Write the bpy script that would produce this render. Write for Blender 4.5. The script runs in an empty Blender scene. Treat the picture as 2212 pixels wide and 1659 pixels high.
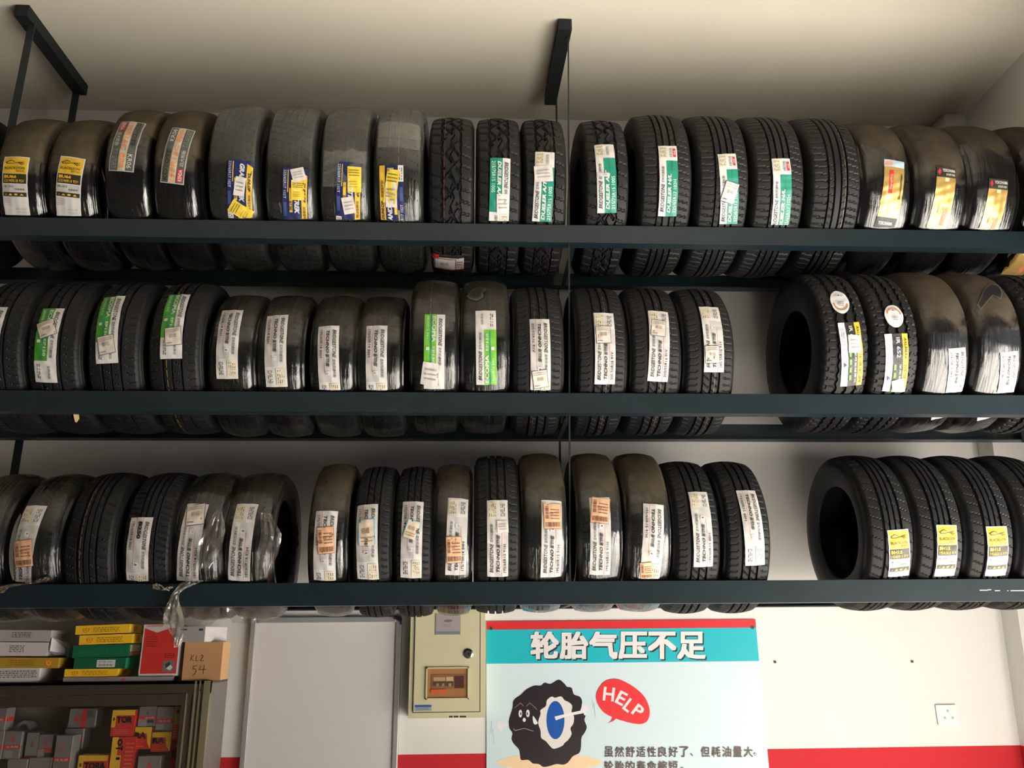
import bpy, math, random
import numpy as np
from mathutils import Vector, Matrix

SC = bpy.context.scene
COL = SC.collection
PI = math.pi
EYE = 1.66                      # camera height above the floor (m)

# ------------------------------------------------------------------ camera
FPX, CX, CY = 1790.0, 1106.0, 829.5          # focal length and centre for a 2212 x 1659 frame


def _n(v):
    return v / np.linalg.norm(v)


UP = _n(np.array([-52.0, 5780.0, FPX]))       # world up seen from the camera (right, up, forward)
AX = np.array([38124.0, -119.5, FPX])
AX = _n(AX - UP * np.dot(AX, UP))             # world X (along the rack)
AY = -np.cross(UP, AX)                        # world Y (towards the back wall)


def ray(u, v):
    d = np.array([(u - CX) / FPX, (CY - v) / FPX, 1.0])
    return np.array([d @ AX, d @ AY, d @ UP])


def P(u, v, y):
    """Point of the upright plane at depth y that is seen at photo pixel (u, v)."""
    r = ray(u, v)
    r = r * (y / r[1])
    return Vector((r[0], r[1], r[2] + EYE))


cam_d = bpy.data.cameras.new('camera')
cam_d.sensor_fit = 'HORIZONTAL'
cam_d.sensor_width = 36.0
cam_d.lens = FPX / 2212.0 * 36.0
cam_d.clip_start = 0.05
cam = bpy.data.objects.new('camera', cam_d)
COL.objects.link(cam)
M = Matrix.Identity(4)
for i in range(3):
    w3 = (AX[i], AY[i], UP[i])
    s = -1.0 if i == 2 else 1.0
    for k in range(3):
        M[k][i] = s * w3[k]
M.translation = Vector((0, 0, EYE))
cam.matrix_world = M
SC.camera = cam

# ------------------------------------------------------------------ world, daylight, exposure
wd = bpy.data.worlds.new('sky')
wd.use_nodes = True
bg = wd.node_tree.nodes['Background']
bg.inputs[0].default_value = (0.88, 0.94, 1.0, 1)
bg.inputs[1].default_value = 0.9
SC.world = wd


# sun through the open right side of the shop, falling on its floor and the yard
sun_d = bpy.data.lights.new('sun', 'SUN')
sun_d.energy = 135.0
sun_d.angle = math.radians(2.0)
sun_d.color = (1.0, 0.98, 0.945)
sun = bpy.data.objects.new('sun', sun_d)
COL.objects.link(sun)
sun.rotation_euler = Vector((-1.0, -0.10, -1.35)).to_track_quat('-Z', 'Y').to_euler()

SC.view_settings.view_transform = 'Standard'
SC.view_settings.look = 'None'
SC.view_settings.gamma = 1.0
SC.view_settings.use_curve_mapping = False
SC.view_settings.exposure = -0.72

# ------------------------------------------------------------------ materials


def lin(c):
    out = []
    for x in c:
        x = x / 255.0
        out.append(x / 12.92 if x <= 0.04045 else ((x + 0.055) / 1.055) ** 2.4)
    return tuple(out) + (1.0,)


MATS = {}


def pmat(name, rgb, rough=0.6, metal=0.0, spec=0.5, noise=None, bump=None):
    """Principled material; noise=(scale, amount) varies the colour, bump=(scale, strength)."""
    if name in MATS:
        return MATS[name]
    m = bpy.data.materials.new(name)
    m.use_nodes = True
    nt = m.node_tree
    b = nt.nodes['Principled BSDF']
    c = lin(rgb)
    b.inputs['Base Color'].default_value = c
    b.inputs['Roughness'].default_value = rough
    b.inputs['Metallic'].default_value = metal
    b.inputs['Specular IOR Level'].default_value = spec
    tc = None
    if noise or bump:
        tc = nt.nodes.new('ShaderNodeTexCoord')
    if noise:
        n = nt.nodes.new('ShaderNodeTexNoise')
        n.inputs['Scale'].default_value = noise[0]
        n.inputs['Detail'].default_value = 6
        nt.links.new(tc.outputs['Object'], n.inputs['Vector'])
        r = nt.nodes.new('ShaderNodeValToRGB')
        a = noise[1]
        r.color_ramp.elements[0].position = 0.3
        r.color_ramp.elements[1].position = 0.7
        r.color_ramp.elements[0].color = tuple(x * (1 - a) for x in c[:3]) + (1,)
        r.color_ramp.elements[1].color = tuple(min(1, x * (1 + a)) for x in c[:3]) + (1,)
        nt.links.new(n.outputs['Fac'], r.inputs[0])
        nt.links.new(r.outputs[0], b.inputs['Base Color'])
    if bump:
        n = nt.nodes.new('ShaderNodeTexNoise')
        n.inputs['Scale'].default_value = bump[0]
        n.inputs['Detail'].default_value = 4
        nt.links.new(tc.outputs['Object'], n.inputs['Vector'])
        bp = nt.nodes.new('ShaderNodeBump')
        bp.inputs['Strength'].default_value = bump[1]
        bp.inputs['Distance'].default_value = 0.01
        nt.links.new(n.outputs['Fac'], bp.inputs['Height'])
        nt.links.new(bp.outputs[0], b.inputs['Normal'])
    MATS[name] = m
    return m


def ink(rgb, rough=0.45):
    return pmat('print_%d_%d_%d_%d' % (rgb[0], rgb[1], rgb[2], int(rough * 100)), rgb, rough)


def wall_paint(name, rgb, stripe_z=None):
    """Painted plaster; below stripe_z (world height) the wall is painted red."""
    m = pmat(name, rgb, 0.75, spec=0.25, noise=(1.3, 0.04), bump=(60, 0.06))
    if stripe_z is not None:
        nt = m.node_tree
        b = nt.nodes['Principled BSDF']
        src = b.inputs['Base Color'].links[0].from_socket
        g = nt.nodes.new('ShaderNodeNewGeometry')
        sp = nt.nodes.new('ShaderNodeSeparateXYZ')
        nt.links.new(g.outputs['Position'], sp.inputs[0])
        lt = nt.nodes.new('ShaderNodeMath')
        lt.operation = 'LESS_THAN'
        lt.inputs[1].default_value = stripe_z
        nt.links.new(sp.outputs['Z'], lt.inputs[0])
        mx = nt.nodes.new('ShaderNodeMix')
        mx.data_type = 'RGBA'
        nt.links.new(lt.outputs[0], mx.inputs['Factor'])
        nt.links.new(src, mx.inputs[6])
        mx.inputs[7].default_value = lin((192, 40, 48))
        nt.links.new(mx.outputs[2], b.inputs['Base Color'])
    return m


def film_mat(name, dust_rgb, dust_z, dust_amt, clear, rough=0.12, streak=1.0, haze=(120, 120, 115), haze_amt=0.0):
    """Stretch film: see-through and glossy, with a coat of dust above height dust_z of the tyre."""
    m = bpy.data.materials.new(name)
    m.use_nodes = True
    nt = m.node_tree
    nt.nodes.remove(nt.nodes['Principled BSDF'])
    out = nt.nodes['Material Output']
    L = nt.links.new
    N = nt.nodes.new
    uv = N('ShaderNodeUVMap')
    tc = N('ShaderNodeTexCoord')
    mp = N('ShaderNodeMapping')
    mp.inputs['Scale'].default_value = (95, 9, 1)
    L(uv.outputs[0], mp.inputs[0])
    nz = N('ShaderNodeTexNoise')
    nz.inputs['Scale'].default_value = 1.0
    nz.inputs['Detail'].default_value = 5
    nz.inputs['Distortion'].default_value = 0.6
    L(mp.outputs[0], nz.inputs['Vector'])
    bp = N('ShaderNodeBump')
    bp.inputs['Strength'].default_value = 0.5 * streak
    bp.inputs['Distance'].default_value = 0.006
    L(nz.outputs['Fac'], bp.inputs['Height'])
    tr = N('ShaderNodeBsdfTransparent')
    gl = N('ShaderNodeBsdfGlossy')
    gl.inputs['Roughness'].default_value = rough
    gl.inputs['Color'].default_value = (0.95, 0.95, 0.95, 1)
    L(bp.outputs[0], gl.inputs['Normal'])
    df = N('ShaderNodeBsdfDiffuse')
    df.inputs['Color'].default_value = lin((22, 22, 22))
    hz = N('ShaderNodeBsdfDiffuse')
    hz.inputs['Color'].default_value = lin(haze)
    m0 = N('ShaderNodeMixShader')
    m0.inputs[0].default_value = clear
    L(df.outputs[0], m0.inputs[1])
    L(tr.outputs[0], m0.inputs[2])
    mh = N('ShaderNodeMixShader')
    mh.inputs[0].default_value = haze_amt
    L(m0.outputs[0], mh.inputs[1])
    L(hz.outputs[0], mh.inputs[2])
    fr = N('ShaderNodeFresnel')
    fr.inputs['IOR'].default_value = 1.8
    L(bp.outputs[0], fr.inputs['Normal'])
    m1 = N('ShaderNodeMixShader')
    L(fr.outputs[0], m1.inputs[0])
    L(mh.outputs[0], m1.inputs[1])
    L(gl.outputs[0], m1.inputs[2])
    # dust settled on the upper part, with a ragged lower edge
    du = N('ShaderNodeBsdfDiffuse')
    n2 = N('ShaderNodeTexNoise')
    n2.inputs['Scale'].default_value = 11
    n2.inputs['Detail'].default_value = 7
    L(tc.outputs['Object'], n2.inputs['Vector'])
    rc = N('ShaderNodeValToRGB')
    c = lin(dust_rgb)
    rc.color_ramp.elements[0].position = 0.3
    rc.color_ramp.elements[1].position = 0.75
    rc.color_ramp.elements[0].color = tuple(x * 0.7 for x in c[:3]) + (1,)
    rc.color_ramp.elements[1].color = tuple(x * 1.25 for x in c[:3]) + (1,)
    L(n2.outputs['Fac'], rc.inputs[0])
    L(rc.outputs[0], du.inputs['Color'])
    sp = N('ShaderNodeSeparateXYZ')
    L(tc.outputs['Object'], sp.inputs[0])
    ad = N('ShaderNodeMath')
    ad.operation = 'MULTIPLY_ADD'
    L(n2.outputs['Fac'], ad.inputs[0])
    ad.inputs[1].default_value = 0.30
    L(sp.outputs['Z'], ad.inputs[2])
    mr = N('ShaderNodeMapRange')
    mr.inputs['From Min'].default_value = dust_z + 0.12
    mr.inputs['From Max'].default_value = dust_z + 0.19
    mr.inputs['To Max'].default_value = dust_amt
    L(ad.outputs[0], mr.inputs['Value'])
    m2 = N('ShaderNodeMixShader')
    L(mr.outputs[0], m2.inputs[0])
    L(m1.outputs[0], m2.inputs[1])
    L(du.outputs[0], m2.inputs[2])
    L(m2.outputs[0], out.inputs['Surface'])
    MATS[name] = m
    return m


RUBBER = pmat('tyre_rubber', (23, 23, 23), 0.58, spec=0.3, noise=(9, 0.25))
STEEL = pmat('painted_steel', (23, 36, 42), 0.33, spec=0.5, noise=(5, 0.12))
STEEL_D = pmat('dark_painted_steel', (24, 32, 34), 0.5, spec=0.4, noise=(6, 0.15))
BRACKET = pmat('bracket_steel', (20, 24, 25), 0.6, spec=0.3, noise=(8, 0.1))
WHITE_WALL = wall_paint('white_wall_paint', (230, 228, 224), EYE - 0.471)
FAR_WALL = wall_paint('bounce_cut_wall_grey', (128, 124, 118))  # unseen walls, greyed to cut the light they bounce back
CEIL_M = wall_paint('ceiling_paint', (194, 188, 173))
YARD_M = pmat('pale_yard_concrete', (196, 192, 184), 0.8, noise=(2, 0.08))
FLOOR_M = pmat('concrete_floor', (140, 136, 130), 0.7, noise=(3, 0.15))
CHROME = pmat('chrome', (200, 200, 198), 0.22, metal=1.0)

# ------------------------------------------------------------------ mesh helpers


class MB:
    """Collects vertices and faces of one mesh object; every face remembers a material."""

    def __init__(self):
        self.v, self.f, self.mi, self.mats = [], [], [], []

    def m(self, mat):
        if mat not in self.mats:
            self.mats.append(mat)
        return self.mats.index(mat)

    def add(self, verts, faces, mat):
        o = len(self.v)
        k = self.m(mat)
        self.v += [tuple(p) for p in verts]
        for f in faces:
            self.f.append(tuple(i + o for i in f))
            self.mi.append(k)

    def hexa(self, p, mat):
        """p: 8 corners, bottom four anticlockwise seen from above, then the top four."""
        self.add(p, [(3, 2, 1, 0), (4, 5, 6, 7), (0, 1, 5, 4), (1, 2, 6, 5), (2, 3, 7, 6), (3, 0, 4, 7)], mat)

    def box(self, x0, x1, y0, y1, z0, z1, mat):
        self.hexa([(x0, y0, z0), (x1, y0, z0), (x1, y1, z0), (x0, y1, z0),
                   (x0, y0, z1), (x1, y0, z1), (x1, y1, z1), (x0, y1, z1)], mat)

    def bar(self, a, b, wx, wy, mat):
        """Square or flat bar from a to b (roughly upright), wx wide, wy deep."""
        a, b = Vector(a), Vector(b)
        q = [(-wx / 2, -wy / 2), (wx / 2, -wy / 2), (wx / 2, wy / 2), (-wx / 2, wy / 2)]
        lo, hi = (a, b) if a.z < b.z else (b, a)
        self.hexa([(lo.x + i, lo.y + j, lo.z) for i, j in q] + [(hi.x + i, hi.y + j, hi.z) for i, j in q], mat)

    def cyl(self, c, axis, r, h, mat, n=24, r2=None):
        """Cylinder (or cone) from c along axis for length h."""
        r2 = r if r2 is None else r2
        ax = Vector(axis).normalized()
        s = ax.orthogonal().normalized()
        t = ax.cross(s)
        c = Vector(c)
        vs = []
        for rr, d in ((r, 0), (r2, h)):
            for i in range(n):
                a = 2 * PI * i / n
                vs.append(c + ax * d + (s * math.cos(a) + t * math.sin(a)) * rr)
        fs = [(i, (i + 1) % n, n + (i + 1) % n, n + i) for i in range(n)]
        fs += [tuple(range(n - 1, -1, -1)), tuple(range(n, 2 * n))]
        self.add(vs, fs, mat)

    def obj(self, name, parent=None, smooth=False, bevel=0.0):
        me = bpy.data.meshes.new(name)
        me.from_pydata(self.v, [], self.f)
        for m in self.mats:
            me.materials.append(m)
        me.polygons.foreach_set('material_index', self.mi)
        if smooth:
            me.polygons.foreach_set('use_smooth', [True] * len(me.polygons))
        me.update()
        o = bpy.data.objects.new(name, me)
        COL.objects.link(o)
        if parent:
            o.parent = parent
            o.matrix_parent_inverse = Matrix.Identity(4)
        if bevel:
            bv = o.modifiers.new('bevel', 'BEVEL')
            bv.width = bevel
            bv.segments = 2
            bv.limit_method = 'ANGLE'
        return o


def tag(o, label=None, cat=None, group=None, kind=None):
    for k, v in (('label', label), ('category', cat), ('group', group), ('kind', kind)):
        if v:
            o[k] = v
    return o


def empty(name, loc):
    o = bpy.data.objects.new(name, None)
    o.empty_display_size = 0.05
    o.location = loc
    COL.objects.link(o)
    return o


def mb_obj(mb, name, parent, smooth=False, bevel=0.0):
    """Link mb (world coordinates) as a child of parent (placed by location only)."""
    l = parent.location
    mb.v = [(p[0] - l.x, p[1] - l.y, p[2] - l.z) for p in mb.v]
    return mb.obj(name, parent, smooth, bevel)


# ------------------------------------------------------------------ lettering
_TXT = {}


def glyphs(s, bold=0.0):
    """Flat mesh of a string: vertices with the left edge at x=0, capitals 1 unit high."""
    k = (s, bold)
    if k in _TXT:
        return _TXT[k]
    cu = bpy.data.curves.new('lettering', 'FONT')
    cu.body = s
    cu.resolution_u = 2
    cu.offset = bold
    o = bpy.data.objects.new('lettering', cu)
    COL.objects.link(o)
    dg = bpy.context.evaluated_depsgraph_get()
    me = bpy.data.meshes.new_from_object(o.evaluated_get(dg))
    v = np.array([(p.co.x, p.co.y) for p in me.vertices]) if len(me.vertices) else np.zeros((0, 2))
    f = [tuple(p.vertices) for p in me.polygons]
    bpy.data.objects.remove(o)
    bpy.data.meshes.remove(me)
    bpy.data.curves.remove(cu)
    if len(v):
        v = v - np.array([v[:, 0].min(), v[:, 1].min()])
        h = v[:, 1].max()
        v = v / h
    _TXT[k] = (v, f)
    return _TXT[k]


def text2d(s, x, y, w, h, bold=0.0, shear=0.0):
    """Lettering fitted into the box x, y, w, h (x to the right, y up)."""
    v, f = glyphs(s, bold)
    if not len(v):
        return [], []
    wd = v[:, 0].max()
    vx = x + v[:, 0] / wd * w + shear * v[:, 1] * h
    vy = y + v[:, 1] * h
    return list(zip(vx, vy)), f


def grid2d(x0, y0, x1, y1, cell):
    nx = max(1, int(math.ceil(abs(x1 - x0) / cell)))
    ny = max(1, int(math.ceil(abs(y1 - y0) / cell)))
    v = [(x0 + (x1 - x0) * i / nx, y0 + (y1 - y0) * j / ny) for j in range(ny + 1) for i in range(nx + 1)]
    f = [(j * (nx + 1) + i, j * (nx + 1) + i + 1, (j + 1) * (nx + 1) + i + 1, (j + 1) * (nx + 1) + i)
         for j in range(ny) for i in range(nx)]
    return v, f


def fan2d(pts, cell):
    """Star-shaped polygon as small triangles, so that it can follow a curved surface."""
    n = len(pts)
    c = (sum(p[0] for p in pts) / n, sum(p[1] for p in pts) / n)
    tris = [(c, pts[i], pts[(i + 1) % n]) for i in range(n)]
    out = []
    while tris:
        t = tris.pop()
        e = [math.dist(t[i], t[(i + 1) % 3]) for i in range(3)]
        k = max(range(3), key=lambda i: e[i])
        if e[k] <= cell:
            out.append(t)
        else:
            a, b, d = t[k], t[(k + 1) % 3], t[(k + 2) % 3]
            m = ((a[0] + b[0]) / 2, (a[1] + b[1]) / 2)
            tris += [(a, m, d), (m, b, d)]
    return [p for t in out for p in t], [(3 * i, 3 * i + 1, 3 * i + 2) for i in range(len(out))]


def scrap_mat(name, clear, white, tint):
    m = bpy.data.materials.new(name)
    m.use_nodes = True
    nt = m.node_tree
    nt.nodes.remove(nt.nodes['Principled BSDF'])
    tr, df, gl = nt.nodes.new('ShaderNodeBsdfTransparent'), nt.nodes.new('ShaderNodeBsdfDiffuse'), nt.nodes.new('ShaderNodeBsdfGlossy')
    df.inputs[0].default_value = lin(tint)
    gl.inputs['Roughness'].default_value = .12
    a, b = nt.nodes.new('ShaderNodeMixShader'), nt.nodes.new('ShaderNodeMixShader')
    a.inputs[0].default_value = 1 - clear
    b.inputs[0].default_value = white
    nt.links.new(tr.outputs[0], a.inputs[1])
    nt.links.new(df.outputs[0], a.inputs[2])
    nt.links.new(a.outputs[0], b.inputs[1])
    nt.links.new(gl.outputs[0], b.inputs[2])
    nt.links.new(b.outputs[0], nt.nodes['Material Output'].inputs['Surface'])
    return m

# ------------------------------------------------------------------ the room
YW = 3.95                     # back wall
ZC = EYE + 2.765              # ceiling
XR = 2.714                    # right wall
XL = -6.5                     # left wall
YF = -7.0                     # wall behind the photographer


def slab(name, x0, x1, y0, y1, z0, z1, mat):
    b = MB()
    b.box(x0, x1, y0, y1, z0, z1, mat)
    return tag(b.obj(name), kind='structure')


slab('floor', XL - .2, XR + .2, YF - .2, YW + .2, -0.12, 0.0, FLOOR_M)
slab('floor_yard', XR + .2, 14.0, -9.0, 9.0, -0.14, -0.02, YARD_M)
slab('ceiling', XL - .2, XR + .2, YF, YW + .2, ZC, ZC + 0.15, CEIL_M)
slab('wall_back', XL - .2, XR + .2, YW, YW + 0.2, 0.0, ZC, WHITE_WALL)
slab('wall_right_light_block', XR, XR + .2, -0.6, 3.1, 3.05, ZC, FAR_WALL)  # unseen, added over the opening to keep light off the upper tiers
slab('wall_right_sun_stop', XR, XR + .2, YF, -0.6, 0.0, ZC, FAR_WALL)  # unseen, added to end the sun patch on the floor
slab('wall_left', XL - .2, XL, YF, YW, 0.0, ZC, FAR_WALL)
slab('wall_front', XL - .2, XR + .2, YF - .2, YF, 0.0, ZC, FAR_WALL)  # unseen, put in so daylight enters only from the right
slab('wall_right', XR, XR + .2, 3.1, YW, 0.0, ZC, WHITE_WALL)
pier = MB()                   # shallow pier in the corner, its free edge slightly out of plumb
YPI = 3.825
pt, pb = P(2037, 240, YPI).x, P(2197, 1317, YPI).x
pb = pt + (pb - pt) * 1.66
for z0, z1, xa, xb in ((0.0, ZC, pb, pt),):
    pier.hexa([(xa, YPI, z0), (XR, YPI, z0), (XR, YW, z0), (xa, YW, z0),
               (xb, YPI, z1), (XR, YPI, z1), (XR, YW, z1), (xb, YW, z1)], WHITE_WALL)
tag(pier.obj('wall_pier'), kind='structure')

# ------------------------------------------------------------------ the rack
YFR, YBK, YT = 3.2, 3.70, 3.45          # front beam face, back beam face, tyre axis
ZT = {1: EYE + 1.712, 2: EYE + 0.955, 3: EYE + 0.212}    # top edges of the beams per tier
BH = 0.083
rack = empty('tyre_rack', (0, YT, ZT[3] - BH))
tag(rack, 'three-tier dark steel tyre rack hung from the ceiling along the back wall', 'rack')
X0, X1 = -2.75, 2.69
for t in (1, 2, 3):
    for nm, yv, s in (('front_beam', YFR, 1), ('back_beam', YBK, -1)):
        b = MB()
        zt = ZT[t]
        ya, yb = sorted((yv, yv + s * 0.005))
        b.box(X0, X1, ya, yb, zt - BH, zt, STEEL)
        ya, yb = sorted((yv + s * 0.005, yv + s * 0.05))
        b.box(X0, X1, ya, yb, zt - BH, zt - BH + 0.005, STEEL)
        if t == 3 and s == 1:             # scratches of bare white primer near the right end
            pr = ink((225, 225, 220))
            for u0, u1, v in ((2116, 2134, 1275), (2134, 2141, 1274), (2149, 2160, 1276), (2176, 2178, 1276), (2183, 2212, 1276)):
                a, c = P(u0, v, YFR), P(u1, v, YFR)
                b.box(a.x, c.x, YFR - 0.0006, YFR, a.z - .0016, a.z + .0016, pr)
        mb_obj(b, nm, rack)


def rod(name, a, b_, wx, wy, mat=STEEL_D):
    b = MB()
    b.bar(a, b_, wx, wy, mat)
    return mb_obj(b, name, rack)


# left hangers: flat bars; centre hangers: thin rods
xl_f = P(64, 85, YFR + .03)
rod('hanger_bar', (xl_f.x, 3.225, ZC - .05), (P(22, 275, 3.225).x, 3.225, ZT[3] - .07), .032, .006)
rod('hanger_bar', (P(153, 210, 3.68).x, 3.72, ZC - .05), (P(20, 1035, 3.68).x, 3.72, ZT[3] - .07), .034, .006)
rod('hanger_rod', (P(1229, 115, 3.211).x, 3.211, ZC - .05), (P(1230, 1250, 3.211).x, 3.211, ZT[3] - .07), .0065, .0065)
rod('hanger_rod', (P(1199, 235, 3.71).x + .008, 3.71, ZC - .05), (.386, 3.71, ZT[3] - .07), .009, .006)
for xa, xb in ((xl_f.x - .02, P(165, 210, 3.7).x), (P(1220, 75, 3.2).x, P(1190, 225, 3.7).x)):
    b = MB()
    for dx in (0,):
        y0, y1 = 3.165, 3.735
        b.hexa([(xa - .03, y0, ZC - .062), (xa + .03, y0, ZC - .062), (xb + .03, y1, ZC - .062), (xb - .03, y1, ZC - .062),
                (xa - .03, y0, ZC - .004), (xa + .03, y0, ZC - .004), (xb + .03, y1, ZC - .004), (xb - .03, y1, ZC - .004)], BRACKET)
    mb_obj(b, 'ceiling_bracket', rack)
for t in (1, 2, 3):                     # flat cross ties between front and back beams
    for x in ({1: .428, 2: .388, 3: .380}[t],):
        b = MB()
        b.box(x - .010, x + .010, YFR + .05, YBK - .05, ZT[t] - BH, ZT[t] - BH + .006, STEEL_D)
        mb_obj(b, 'cross_tie', rack)
b = MB()                                # plate where the back beam meets the pier
b.box(X1 - .14, X1, YBK - .055, YBK - .05, ZT[2] - BH - .012, ZT[2] - BH + .05, STEEL)
mb_obj(b, 'end_plate', rack)

# ------------------------------------------------------------------ tyres
NA = 420


def tri(x):
    x = x % 1.0
    return abs(2 * x - 1)


def tread(kind, s, a):
    """0 on the tread blocks, 1 at the bottom of a groove; s in -1..1 across, a in turns."""
    def ring(s0, w, z=0.0, n=0):
        c = s0 + (z * (tri(a * n) - .5) if z else 0)
        return abs(s - c) < w / 2

    def cut(n, wd, sl, lo, hi, off=0.0):
        return lo < s < hi and ((a * n + sl * s + off) % 1.0) < wd
    if kind == 'techno':
        if ring(-.40, .085) or ring(0, .07) or ring(.40, .085):
            return 1.0
        if cut(62, .16, 2.2, -.36, -.03) or cut(62, .16, 2.2, .03, .36):
            return .32
        if cut(70, .2, .5, .62, 1.2) or cut(70, .2, -.5, -1.2, -.62):
            return .28
        return .0
    if kind == 'eco':
        if ring(-.45, .09) or ring(-.02, .08) or ring(.42, .09):
            return 1.0
        if cut(60, .16, .6, .6, 1.2) or cut(60, .16, -.6, -1.2, -.6):
            return .28
        if cut(55, .1, 1.2, -.4, -.06) or cut(55, .1, 1.2, .06, .38):
            return .35
        return .0
    if kind == 'at':
        if ring(-.5, .10, .05, 44) or ring(.5, .10, .05, 44):
            return 1.0
        if cut(44, .2, .5, .55, 1.2) or cut(44, .2, .5, -1.2, -.55, .5):
            return .5
        if -.46 < s < .46:
            if ((a * 30 + 1.5 * s) % 1.0) < .22 and ((a * 15 - .6 * s) % 1.0) < .7:
                return 1.0
            if ((a * 22 - 1.0 * s + .3) % 1.0) < .14:
                return .8
            if ring(.05, .06, .22, 30):
                return .8
        return .0
    if kind == 'hl':
        if ring(-.42, .08) or ring(-.13, .07) or ring(.16, .07) or ring(.45, .08):
            return 1.0
        if cut(74, .22, .8, .5, 1.2) or cut(74, .22, .3, -1.2, -.47):
            return .38
        if cut(74, .16, 1.5, -.38, -.17) or cut(74, .16, -1.5, .2, .41):
            return .22
        return .0
    if kind == 'blh':
        if ring(-.45, .10) or ring(-.14, .085) or ring(.14, .085) or ring(.45, .10):
            return 1.0
        if cut(52, .12, .8, .5, 1.2) or cut(52, .12, .8, -1.2, -.5):
            return .28
        if cut(34, .1, 1.6, -.4, -.18) or cut(34, .1, 1.6, .18, .4):
            return .3
        return .0
    if kind == 'van':
        for c in (-.5, 0.0, .5):
            if ring(c, .15, .10, 56):
                return 1.0
        if cut(56, .3, 0, .9, 1.3) or cut(56, .3, 0, -1.3, -.9):
            return .45
        if cut(70, .12, .4, -.85, -.55) or cut(70, .12, .4, .55, .85):
            return .3
        return .0
    if kind == 'dun':
        if ring(-.5, .06) or ring(-.17, .06) or ring(.17, .06) or ring(.5, .06):
            return 1.0
        if cut(60, .1, .9, -1, 1):
            return .5
        return .0
    return 0.0


def lathe(name, prof, depth, nseg, R, mat, closed=True, s_of=None, kind=None, jit=0.0, seed=0):
    """Surface of revolution about local X; prof is a list of (x, r)."""
    n = len(prof)
    ang = np.linspace(0, 2 * PI, nseg, endpoint=False)
    V = np.zeros((nseg, n, 3))
    x = np.array([p[0] for p in prof])
    r = np.array([p[1] for p in prof])
    rng = np.random.RandomState(seed)
    ph = rng.rand(6) * 6.28
    for j in range(nseg):
        rr = r.copy()
        if kind:
            for i in range(n):
                if s_of[i] is not None:
                    rr[i] -= depth * tread(kind, s_of[i], j / nseg)
        if jit:
            t = ang[j]
            rr = rr + jit * (np.sin(7 * t + ph[0] + 40 * x) * .5 + np.sin(17 * t + ph[1] - 55 * x) * .3 + np.sin(31 * t + ph[2] + 21 * x) * .35)
        V[j, :, 0] = x
        V[j, :, 1] = -rr * math.cos(ang[j])
        V[j, :, 2] = rr * math.sin(ang[j])
    me = bpy.data.meshes.new(name)
    m = n if closed else n - 1
    F = []
    for j in range(nseg):
        k = (j + 1) % nseg
        for i in range(m):
            i2 = (i + 1) % n
            F.append((j * n + i, j * n + i2, k * n + i2, k * n + i))
    me.from_pydata(V.reshape(-1, 3).tolist(), [], F)
    arc = np.concatenate(([0], np.cumsum(np.hypot(np.diff(x), np.diff(r)))))
    uvl = me.uv_layers.new(name='UVMap')
    co = []
    for j in range(nseg):
        for i in range(m):
            i2 = i + 1
            a0 = arc[i]
            a1 = arc[i2] if i2 < n else arc[i] + .01
            v0, v1 = j / nseg * 2 * PI * R, (j + 1) / nseg * 2 * PI * R
            co += [a0, v0, a1, v0, a1, v1, a0, v1]
    uvl.data.foreach_set('uv', co)
    me.polygons.foreach_set('use_smooth', [not (kind and 11 <= i < 75) for j in range(nseg) for i in range(m)])
    me.materials.append(mat)
    me.update()
    return me


def crown(x, W, R):
    wt = .40 * W
    return R - .010 * (x / wt) ** 2 if abs(x) <= wt else R - .010 - 1.6 * (abs(x) - wt)


def half_side(W, R, Rr):
    """Outer side from the tread edge down to the bead (positive x)."""
    wt = .40 * W
    h = R - Rr
    return [(wt + .03 * W, R - .014), (wt + .06 * W, R - .024), (wt + .08 * W, R - .04), (.495 * W, R - .30 * h),
            (.50 * W, R - .48 * h), (.488 * W, R - .66 * h), (.455 * W, Rr + .17 * h), (.445 * W, Rr + .15 * h),
            (.435 * W, Rr + .10 * h), (.42 * W, Rr + .008), (.39 * W, Rr)]


_TM = {}


def tyre_mesh(kind, W, R, Rr):
    k = (kind, W, R, Rr)
    if k in _TM:
        return _TM[k]
    wt = .40 * W
    hs = half_side(W, R, Rr)
    pr, so = [], []
    for x, r in reversed(hs):
        pr.append((-x, r))
        so.append(None)
    pr[-1] = (pr[-1][0], pr[-1][1])
    for i in range(65):
        s = -1 + 2 * i / 64
        pr.append((s * wt, crown(s * wt, W, R)))
        so.append(s)
    so[10] = -1.1
    so[9] = -1.18
    for q, (x, r) in enumerate(hs):
        pr.append((x, r))
        so.append(1.1 if q == 0 else (1.18 if q == 1 else None))
    inner = [(.37 * W, Rr + .004), (.38 * W, Rr + .02), (.46 * W, R - .5 * (R - Rr)), (.43 * W, R - .05), (.36 * W, R - .028), (.18 * W, R - .02)]
    for x, r in inner:
        pr.append((x, r))
        so.append(None)
    pr.append((0, R - .019))
    so.append(None)
    for x, r in reversed(inner):
        pr.append((-x, r))
        so.append(None)
    _TM[k] = lathe('tyre', pr, .0105, NA, R, RUBBER, True, so, kind)
    return _TM[k]


_FM = {}


def film_mesh(W, R, Rr, mat, jit, seed):
    k = (W, R, Rr, mat.name, seed)
    if k in _FM:
        return _FM[k]
    wt = .40 * W
    hs = half_side(W, R, Rr)[1:9]
    pr = [(-x * 1.012, r + .003) for x, r in reversed(hs)]
    for i in range(17):
        s = -1 + 2 * i / 16
        pr.append((s * wt, crown(s * wt, W, R) + .0035))
    pr += [(x * 1.012, r + .003) for x, r in hs]
    _FM[k] = lathe('film_wrap', pr, 0, 260, R, mat, False, jit=jit, seed=seed)
    return _FM[k]


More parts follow.
